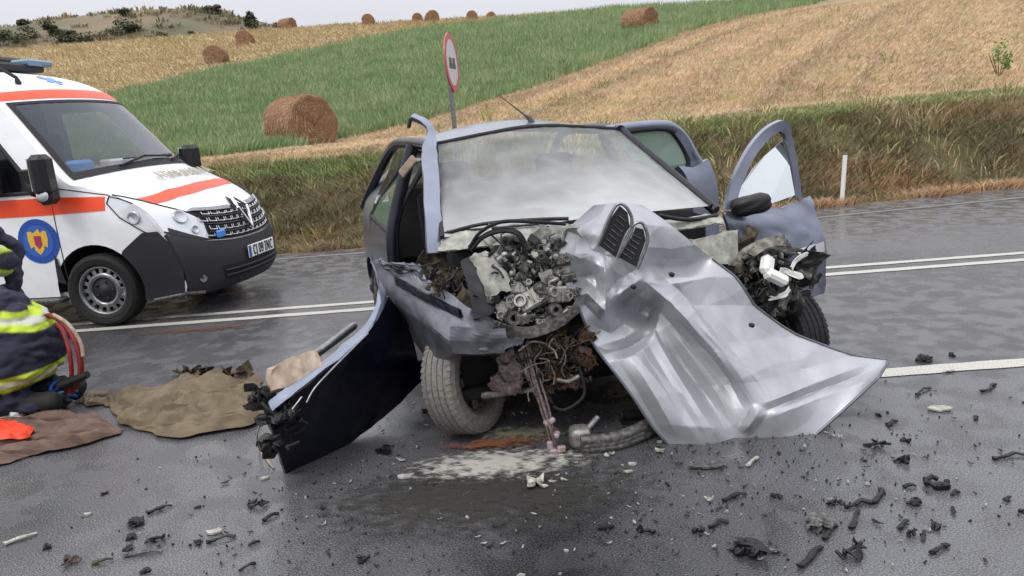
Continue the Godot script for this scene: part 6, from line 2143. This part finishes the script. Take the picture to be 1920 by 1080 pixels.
	for k in 3:
		s = begin()
		var pl := []
		for i in 15: pl.append(Vector3(0.08 * cos(TAU * i / 14) + k * 0.01, 0.06 + k * 0.035 + 0.02 * sin(i * 0.9), 0.07 * sin(TAU * i / 14)))
		tube(s, pl, 0.013, 6)
		put("loop", s, M.blue_light if k == 1 else M.blue, bh)
	s = begin()
	for i in 5: lump(s, Transform3D(rand_basis(), Vector3(rng.randf_range(-0.13, 0.13), 0.07, rng.randf_range(-0.10, 0.05))), Vector3(0.12, 0.08, 0.07), 0.3)
	solo("tool_bundle", "dark heap of rescue tools on the road beside the blue hose coil", "tool", on_road(98, 772), s, M.black)
	# dark bits on the tarpaulin
	for g in [[362, 700, 0.13, M.mud, "bent dark brown bracket on the far edge of the khaki tarpaulin"], [392, 704, 0.15, M.black, "upright dark triangular plastic piece on the far edge of the khaki tarpaulin"], [335, 698, 0.09, M.tarp, "round khaki scrap at the top left of the khaki tarpaulin"], [448, 712, 0.2, M.mud, "crumpled dark olive sheet between the tarpaulin and the torn door"]]:
		s = begin()
		for i in 3: shard(s, Transform3D(Basis.from_euler(Vector3(rng.randf_range(-0.9, 0.9), rng.randf() * 6, rng.randf_range(-0.9, 0.9))), Vector3(rng.randf_range(-0.3, 0.3) * g[2], g[2] * 0.3, rng.randf_range(-0.2, 0.2) * g[2])), Vector2(g[2], g[2] * 0.7), 0.006, 0.6)
		solo("wreck_fragment", g[4], "debris", on_road(g[0], g[1] + 8), s, g[3])
	# thin cord hanging from the torn door end to the road
	var c0 := on_road(500, 850)
	s = begin()
	var cp := []
	for q in [[492, 786, 3.5], [482, 818, 3.6], [488, 846, -1], [502, 866, -1], [514, 880, -1]]: cp.append((at(q[0], q[1], q[2]) if q[2] > 0 else on_road(q[0], q[1]) + Vector3(0, 0.006, 0)) - c0)
	tube(s, smooth_path(cp, 5), 0.005, 5)
	solo("cord", "thin beige cord trailing from the torn door end onto the road", "cord", c0, s, M.beige)
	# grey-blue ball joint lying below the hanging loom
	s = begin()
	lump(s, Transform3D(Basis(), Vector3(0, 0.05, 0)), Vector3(0.105, 0.105, 0.105), 0.03, 20, 14, true)
	tube(s, [Vector3(0.03, 0.06, -0.03), Vector3(0.1, 0.11, -0.08)], 0.015, 7)
	solo("ball_joint", "round grey-blue metal ball lying on the road under the engine", "car part", on_road(1088, 836), s, M.cast)
	s = begin()
	for i in 3: tube(s, smooth_path([Vector3(-0.16, 0.02 + i * 0.02, 0.05), Vector3(0.0, 0.02 + i * 0.02, 0.04), Vector3(0.14, 0.03 + i * 0.02, -0.03), Vector3(0.24, 0.03 + i * 0.025, -0.13)], 5), 0.03, 7)
	solo("splitter_strip", "curved grey rubber strip lying under the bonnet's left edge", "car part", on_road(1150, 836), s, M.plastic_grey)

# kinds: c chunk, s strip, p plate, k cluster, r ring, b bits, w crumpled white
func build_debris() -> void:
	var list := [
		[1735, 676, 0.13, "c", "k", "black plastic chunk just above the white line right of the bonnet tip"], [1785, 668, 0.05, "b", "k", "tiny black crumb right of the chunk above the white line"],
		[1728, 735, 0.20, "s", "k", "bent black strip just below the white line"], [1857, 730, 0.22, "s", "k", "long thin black strip below the white line at the far right"],
		[1760, 768, 0.17, "p", "w", "flat white plate alone on the road below the white line"], [1672, 796, 0.12, "s", "k", "curved dark strip just right of the bonnet tip"],
		[1648, 780, 0.04, "b", "k", "tiny dark crumb close to the bonnet tip"], [1577, 822, 0.08, "w", "w", "small white splinter right under the bonnet's right edge"],
		[1640, 838, 0.20, "k", "k", "spiky black bracket cluster lying right of the bonnet"], [1700, 868, 0.07, "b", "k", "two black crumbs right of the spiky bracket cluster"],
		[1696, 828, 0.05, "b", "k", "small black crumb above the two crumbs"], [1893, 858, 0.22, "s", "k", "thick black strip reaching the right frame edge"],
		[1755, 911, 0.09, "r", "k", "black ring-shaped clip on the bare road at right"], [1705, 914, 0.07, "s", "k", "short black sliver left of the ring-shaped clip"],
		[1715, 946, 0.12, "k", "k", "black double bracket below the ring-shaped clip"], [1648, 933, 0.18, "s", "k", "straight black strip pointing up to the right, left of the double bracket"],
		[1563, 946, 0.10, "k", "k", "black bracket with a pale knob at the left end of a strip"], [1608, 948, 0.16, "s", "k", "thin black strip lying right of the bracket with the pale knob"],
		[1557, 940, 0.045, "w", "w", "pale knob sitting on a small black bracket"], [1600, 975, 0.20, "s", "k", "long thin black strip above the broken grey casting"],
		[1537, 986, 0.17, "c", "g", "broken grey-white casting at the bottom right"], [1555, 1000, 0.16, "s", "k", "flat black strip under the broken grey-white casting"],
		[1693, 986, 0.11, "s", "k", "short black strip left of the cluster with the white corner"], [1718, 1008, 0.12, "k", "k", "black cluster with a white corner at the bottom right"],
		[1739, 996, 0.045, "w", "w", "white corner piece on the black cluster"], [1748, 988, 0.06, "b", "k", "black crumb above the white corner piece"],
		[1520, 1046, 0.22, "s", "k", "long black rod lying left of the branched black piece"], [1592, 1042, 0.20, "k", "k", "branched black trim piece near the bottom edge"],
		[1763, 1033, 0.13, "s", "k", "thin curved black strip near the bottom right edge"], [1404, 1036, 0.19, "c", "k", "largest black casting block near the bottom edge"],
		[1455, 1036, 0.09, "k", "g", "small grey-black piece right of the largest black block"], [1332, 940, 0.08, "w", "w", "white cap lying left of a thin dark rod"],
		[1378, 935, 0.16, "s", "k", "thin dark rod right of the white cap"], [1457, 932, 0.05, "b", "k", "single black crumb right of the thin dark rod"],
		[1345, 985, 0.12, "s", "k", "thin flat strip with a dark head below the white cap"], [1310, 1000, 0.05, "b", "k", "black crumb left of the strip with the dark head"],
		[1134, 991, 0.10, "p", "k", "flat dark sliver in the middle of the lower road"], [1210, 996, 0.06, "b", "k", "dark crumb right of the flat dark sliver"],
		[1007, 914, 0.19, "w", "w", "star-shaped crumpled white plastic in front of the wreck"], [760, 896, 0.11, "p", "w", "small white tile-like piece left of the powder"],
		[723, 848, 0.14, "c", "k", "black lump on the road between the torn door and the wheel"], [800, 775, 0.14, "k", "k", "dark crushed bracket behind the leaning wheel's left side"],
		[1328, 876, 0.22, "p", "g", "long silvery shard under the bonnet's bottom edge"], [1410, 868, 0.14, "s", "w", "pale bent strip under the bonnet's lower corner"],
		[1140, 856, 0.09, "w", "w", "pale chip group left of the silvery shard"], [1185, 872, 0.06, "p", "w", "small oval white chip in front of the bonnet"],
		[1180, 886, 0.06, "p", "w", "white chip nearest the camera in front of the bonnet"], [1240, 850, 0.10, "w", "w", "pale splinters below the bonnet's left corner"], [1275, 872, 0.10, "w", "g", "grey splinters between the pale splinters and the shard"],
		[1238, 830, 0.05, "p", "w", "white flake close to the bonnet's left corner"], [1035, 905, 0.05, "p", "w", "white flake right of the star-shaped plastic"], [1062, 1035, 0.025, "p", "w", "tiny white speck on the lower middle road"],
		[40, 1013, 0.16, "s", "w", "bright white strip at the bottom left"], [255, 984, 0.11, "c", "k", "black rectangular block on the wet road at left"],
		[300, 957, 0.14, "s", "k", "dark curled strip above the black rectangular block"], [247, 1010, 0.07, "c", "k", "small black lump below the rectangular block"],
		[242, 1030, 0.05, "b", "k", "black crumb above the pale angled trim"], [268, 1042, 0.20, "s", "g", "pale grey angled trim strip at the lower left"],
		[292, 1017, 0.13, "k", "k", "dark curved clip right of the small black lump"], [91, 1028, 0.05, "b", "k", "round black crumb right of the bright white strip"],
		[402, 1000, 0.11, "p", "w", "white oval cap at the lower left"], [415, 1013, 0.15, "s", "k", "dark strip lying under the white oval cap"],
		[368, 1022, 0.07, "k", "k", "small dark hook left of the white oval cap"], [480, 952, 0.14, "k", "k", "black twisted cluster right of the wet patch"],
		[508, 972, 0.10, "s", "k", "straight black piece below the twisted cluster"], [477, 1022, 0.06, "s", "k", "short dark sliver below the straight black piece"],
		[464, 1066, 0.09, "s", "k", "dark sliver near the bottom edge below the short one"], [140, 1056, 0.15, "k", "m", "brownish twig-like strips at the bottom left"],
		[193, 1055, 0.10, "s", "m", "single slanting brown strip right of the twig-like strips"], [195, 928, 0.04, "b", "k", "dark speck on the road below the muddy mat"],
		[165, 966, 0.05, "p", "w", "pale tiny chip on the road at left"], [498, 898, 0.07, "p", "w", "pale flake beside the torn door's lower tip"],
		[680, 1053, 0.10, "k", "k", "black frayed piece at the bottom below the torn door"], [265, 1075, 0.05, "b", "k", "dark crumb at the very bottom left of the frame"],
		[1830, 786, 0.06, "s", "k", "thin dark sliver right of the flat white plate"], [1890, 938, 0.06, "s", "k", "short dark sliver near the right frame edge"], [1790, 928, 0.07, "s", "k", "small slanting sliver right of the ring-shaped clip"], [1910, 962, 0.04, "b", "k", "dark crumb at the right frame edge"],
	]
	var mats := {"k": M.black, "w": M.chip, "g": M.plastic_grey, "m": M.mud}
	var names := {"c": "broken_block", "s": "broken_strip", "p": "plastic_chip", "k": "broken_bracket", "r": "clip_ring", "b": "plastic_crumb", "w": "white_splinter"}
	for a in list:
		var s := begin()
		var k: float = a[2] * {"c": 0.6, "k": 0.62, "s": 0.74, "w": 0.8}.get(a[3], 0.9)
		var q := Basis(Vector3.UP, rng.randf_range(-0.5, 0.5))
		match a[3]:
			"c":
				for i in 3: lump(s, Transform3D(q * Basis(Vector3.UP, i * 1.1), Vector3(rng.randf_range(-0.2, 0.2) * k, k * 0.14 + 0.06 * k * i, rng.randf_range(-0.2, 0.2) * k)), Vector3(k, k * 0.3, k * 0.55) * rng.randf_range(0.6, 1.0), 0.45, 12, 8)
				for i in 5: shard(s, Transform3D(rand_basis(), Vector3(rng.randf_range(-0.5, 0.5) * k, k * 0.2, rng.randf_range(-0.3, 0.3) * k)), Vector2(k * 0.5, k * 0.3), 0.005, 0.4)
			"s":
				var p := [Vector3(-k * 0.5, 0.006, 0), Vector3(-k * 0.15, 0.012, rng.randf_range(-0.05, 0.08) * k), Vector3(k * 0.2, 0.014, rng.randf_range(-0.1, 0.05) * k), Vector3(k * 0.5, 0.007, rng.randf_range(-0.15, 0.15) * k)]
				var st := q * Basis(Vector3.UP, 0.5)
				var pp := []
				for e in p: pp.append(st * e)
				for i in 3:
					beam(s, pp[i], pp[i + 1], rng.randf_range(0.008, 0.02) + k * 0.02, rng.randf_range(0.006, 0.012), 0.002)
				shard(s, Transform3D(q, pp[0] + Vector3(0.01, 0, 0)), Vector2(k * 0.28, k * 0.16), 0.006, 0.3)
			"p":
				shard(s, Transform3D(q, Vector3.ZERO), Vector2(k, k * 0.55), 0.008, 0.12)
			"k":
				for i in 4: shard(s, Transform3D(Basis.from_euler(Vector3(rng.randf_range(-0.8, 0.8), rng.randf() * 6, rng.randf_range(-0.8, 0.8))), Vector3(rng.randf_range(-0.35, 0.35) * k, k * 0.15, rng.randf_range(-0.25, 0.25) * k)), Vector2(k * 0.6, k * 0.25), 0.006, rng.randf_range(-0.5, 0.6))
				for i in 3:
					var w := Vector3(rng.randf_range(-0.5, 0.5) * k, 0.008, rng.randf_range(-0.3, 0.3) * k)
					beam(s, w, Vector3(rng.randf_range(-0.5, 0.5) * k, k * rng.randf_range(0.1, 0.35), rng.randf_range(-0.3, 0.3) * k), 0.012, 0.01, 0.002)
			"r":
				var p := []
				for i in 11: p.append(Vector3(cos(TAU * i / 12) * k * 0.5, 0.014 + 0.012 * (i % 2), sin(TAU * i / 12) * k * 0.4))
				tube(s, p, 0.011, 6)
				box(s, Transform3D(q, Vector3(k * 0.1, 0.014, k * 0.35)), Vector3(k * 0.7, 0.025, 0.03), 0.004)
			"b":
				for i in 2: lump(s, Transform3D(rand_basis(), Vector3(rng.randf_range(-0.4, 0.4) * k, k * 0.14, rng.randf_range(-0.3, 0.3) * k)), Vector3(k * 0.7, k * 0.4, k * 0.4), 0.5, 7, 5)
			"w":
				for i in (9 if k > 0.15 else 4):
					var yw := rng.randf() * TAU
					shard(s, Transform3D(Basis(Vector3.UP, yw) * Basis(Vector3.BACK, rng.randf_range(-0.3, 0.6)), Basis(Vector3.UP, rng.randf() * TAU) * Vector3(k * 0.25 * rng.randf(), k * 0.08, 0)), Vector2(k * rng.randf_range(0.3, 0.7), k * rng.randf_range(0.15, 0.35)), 0.005, 0.6)
		solo(names[a[3]], a[5], "debris", on_road(a[0], a[1]), s, mats[a[4]])
	# grit too fine to count
	var g := begin()
	for i in 1300:
		var p := Vector3(rng.randfn(0.35, 1.0), 0.004, -rng.randfn(3.0, 0.5))
		if p.z > -2.2: continue
		g.set_color(Color(0.55, 0.55, 0.5) if i % 4 == 0 else Color(0.03, 0.03, 0.03))
		var r := rng.randf_range(0.0025, 0.007) * (2.2 if i % 17 == 0 else 1.0)
		if i % 3 == 0: shard(g, Transform3D(Basis(Vector3.UP, rng.randf() * 6), p), Vector2(r * 6, r * 2), 0.002, 0.3)
		else: lump(g, Transform3D(rand_basis(), p), Vector3(r * 2, r, r * 1.4), 0.4, 5, 3)
	put("road_grit", g, M.vertex).set_meta("kind", "stuff")

# ---------------------------------------------------------------- scene
func _ready() -> void:
	rng.seed = 4
	cam = Camera3D.new()
	cam.name = "camera"
	cam.fov = rad_to_deg(2.0 * atan(540.0 / F))
	cam.near = 0.05
	cam.far = 2000.0
	cam_basis = Basis(Vector3.RIGHT, deg_to_rad(PITCH)) * Basis(Vector3.BACK, deg_to_rad(ROLL))
	cam.transform = Transform3D(cam_basis, Vector3(0, EYE, 0))
	add_child(cam)
	cam.current = true
	# overcast sky: three times brighter overhead than at the horizon
	var sky_im := Image.create(256, 128, false, Image.FORMAT_RGBF)
	var cloud := FastNoiseLite.new()
	cloud.seed = 3
	cloud.frequency = 1.3
	cloud.fractal_octaves = 4
	for y in 128:
		for x in 256:
			var el := (0.5 - (y + 0.5) / 128.0) * PI
			var az := TAU * x / 256.0
			var d := Vector3(cos(el) * cos(az), sin(el), cos(el) * sin(az))
			var l := 0.238 * (1.0 + 2.6 * maxf(0, d.y)) * (1.0 + 0.12 * cloud.get_noise_3d(d.x, d.y * 2.5, d.z))
			sky_im.set_pixel(x, y, Color(0.965 * l, 0.98 * l, 1.05 * l))
	var sky_mat := PanoramaSkyMaterial.new()
	sky_mat.panorama = ImageTexture.create_from_image(sky_im)
	var sky := Sky.new()
	sky.sky_material = sky_mat
	var env := Environment.new()
	env.background_mode = Environment.BG_SKY
	env.sky = sky
	env.background_energy_multiplier = 2.4
	env.tonemap_mode = Environment.TONE_MAPPER_LINEAR
	env.tonemap_exposure = 1.0
	env.sdfgi_enabled = true
	env.ssao_enabled = true
	env.ssil_enabled = true
	var we := WorldEnvironment.new()
	we.name = "environment"
	we.environment = env
	add_child(we)
	var sun := DirectionalLight3D.new()
	sun.name = "sun"
	sun.light_energy = 0.4
	sun.light_angular_distance = 18.0
	sun.light_color = Color(1.0, 0.97, 0.93)
	sun.shadow_enabled = true
	sun.rotation_degrees = Vector3(-55, -35, 0)
	add_child(sun)
	make_materials()
	build_land()
	build_road()
	build_vegetation()
	hill_scrub()
	build_shrubs()
	build_bales()
	build_ambulance()
	build_wreck()
	build_people()
	build_props()
	build_debris()
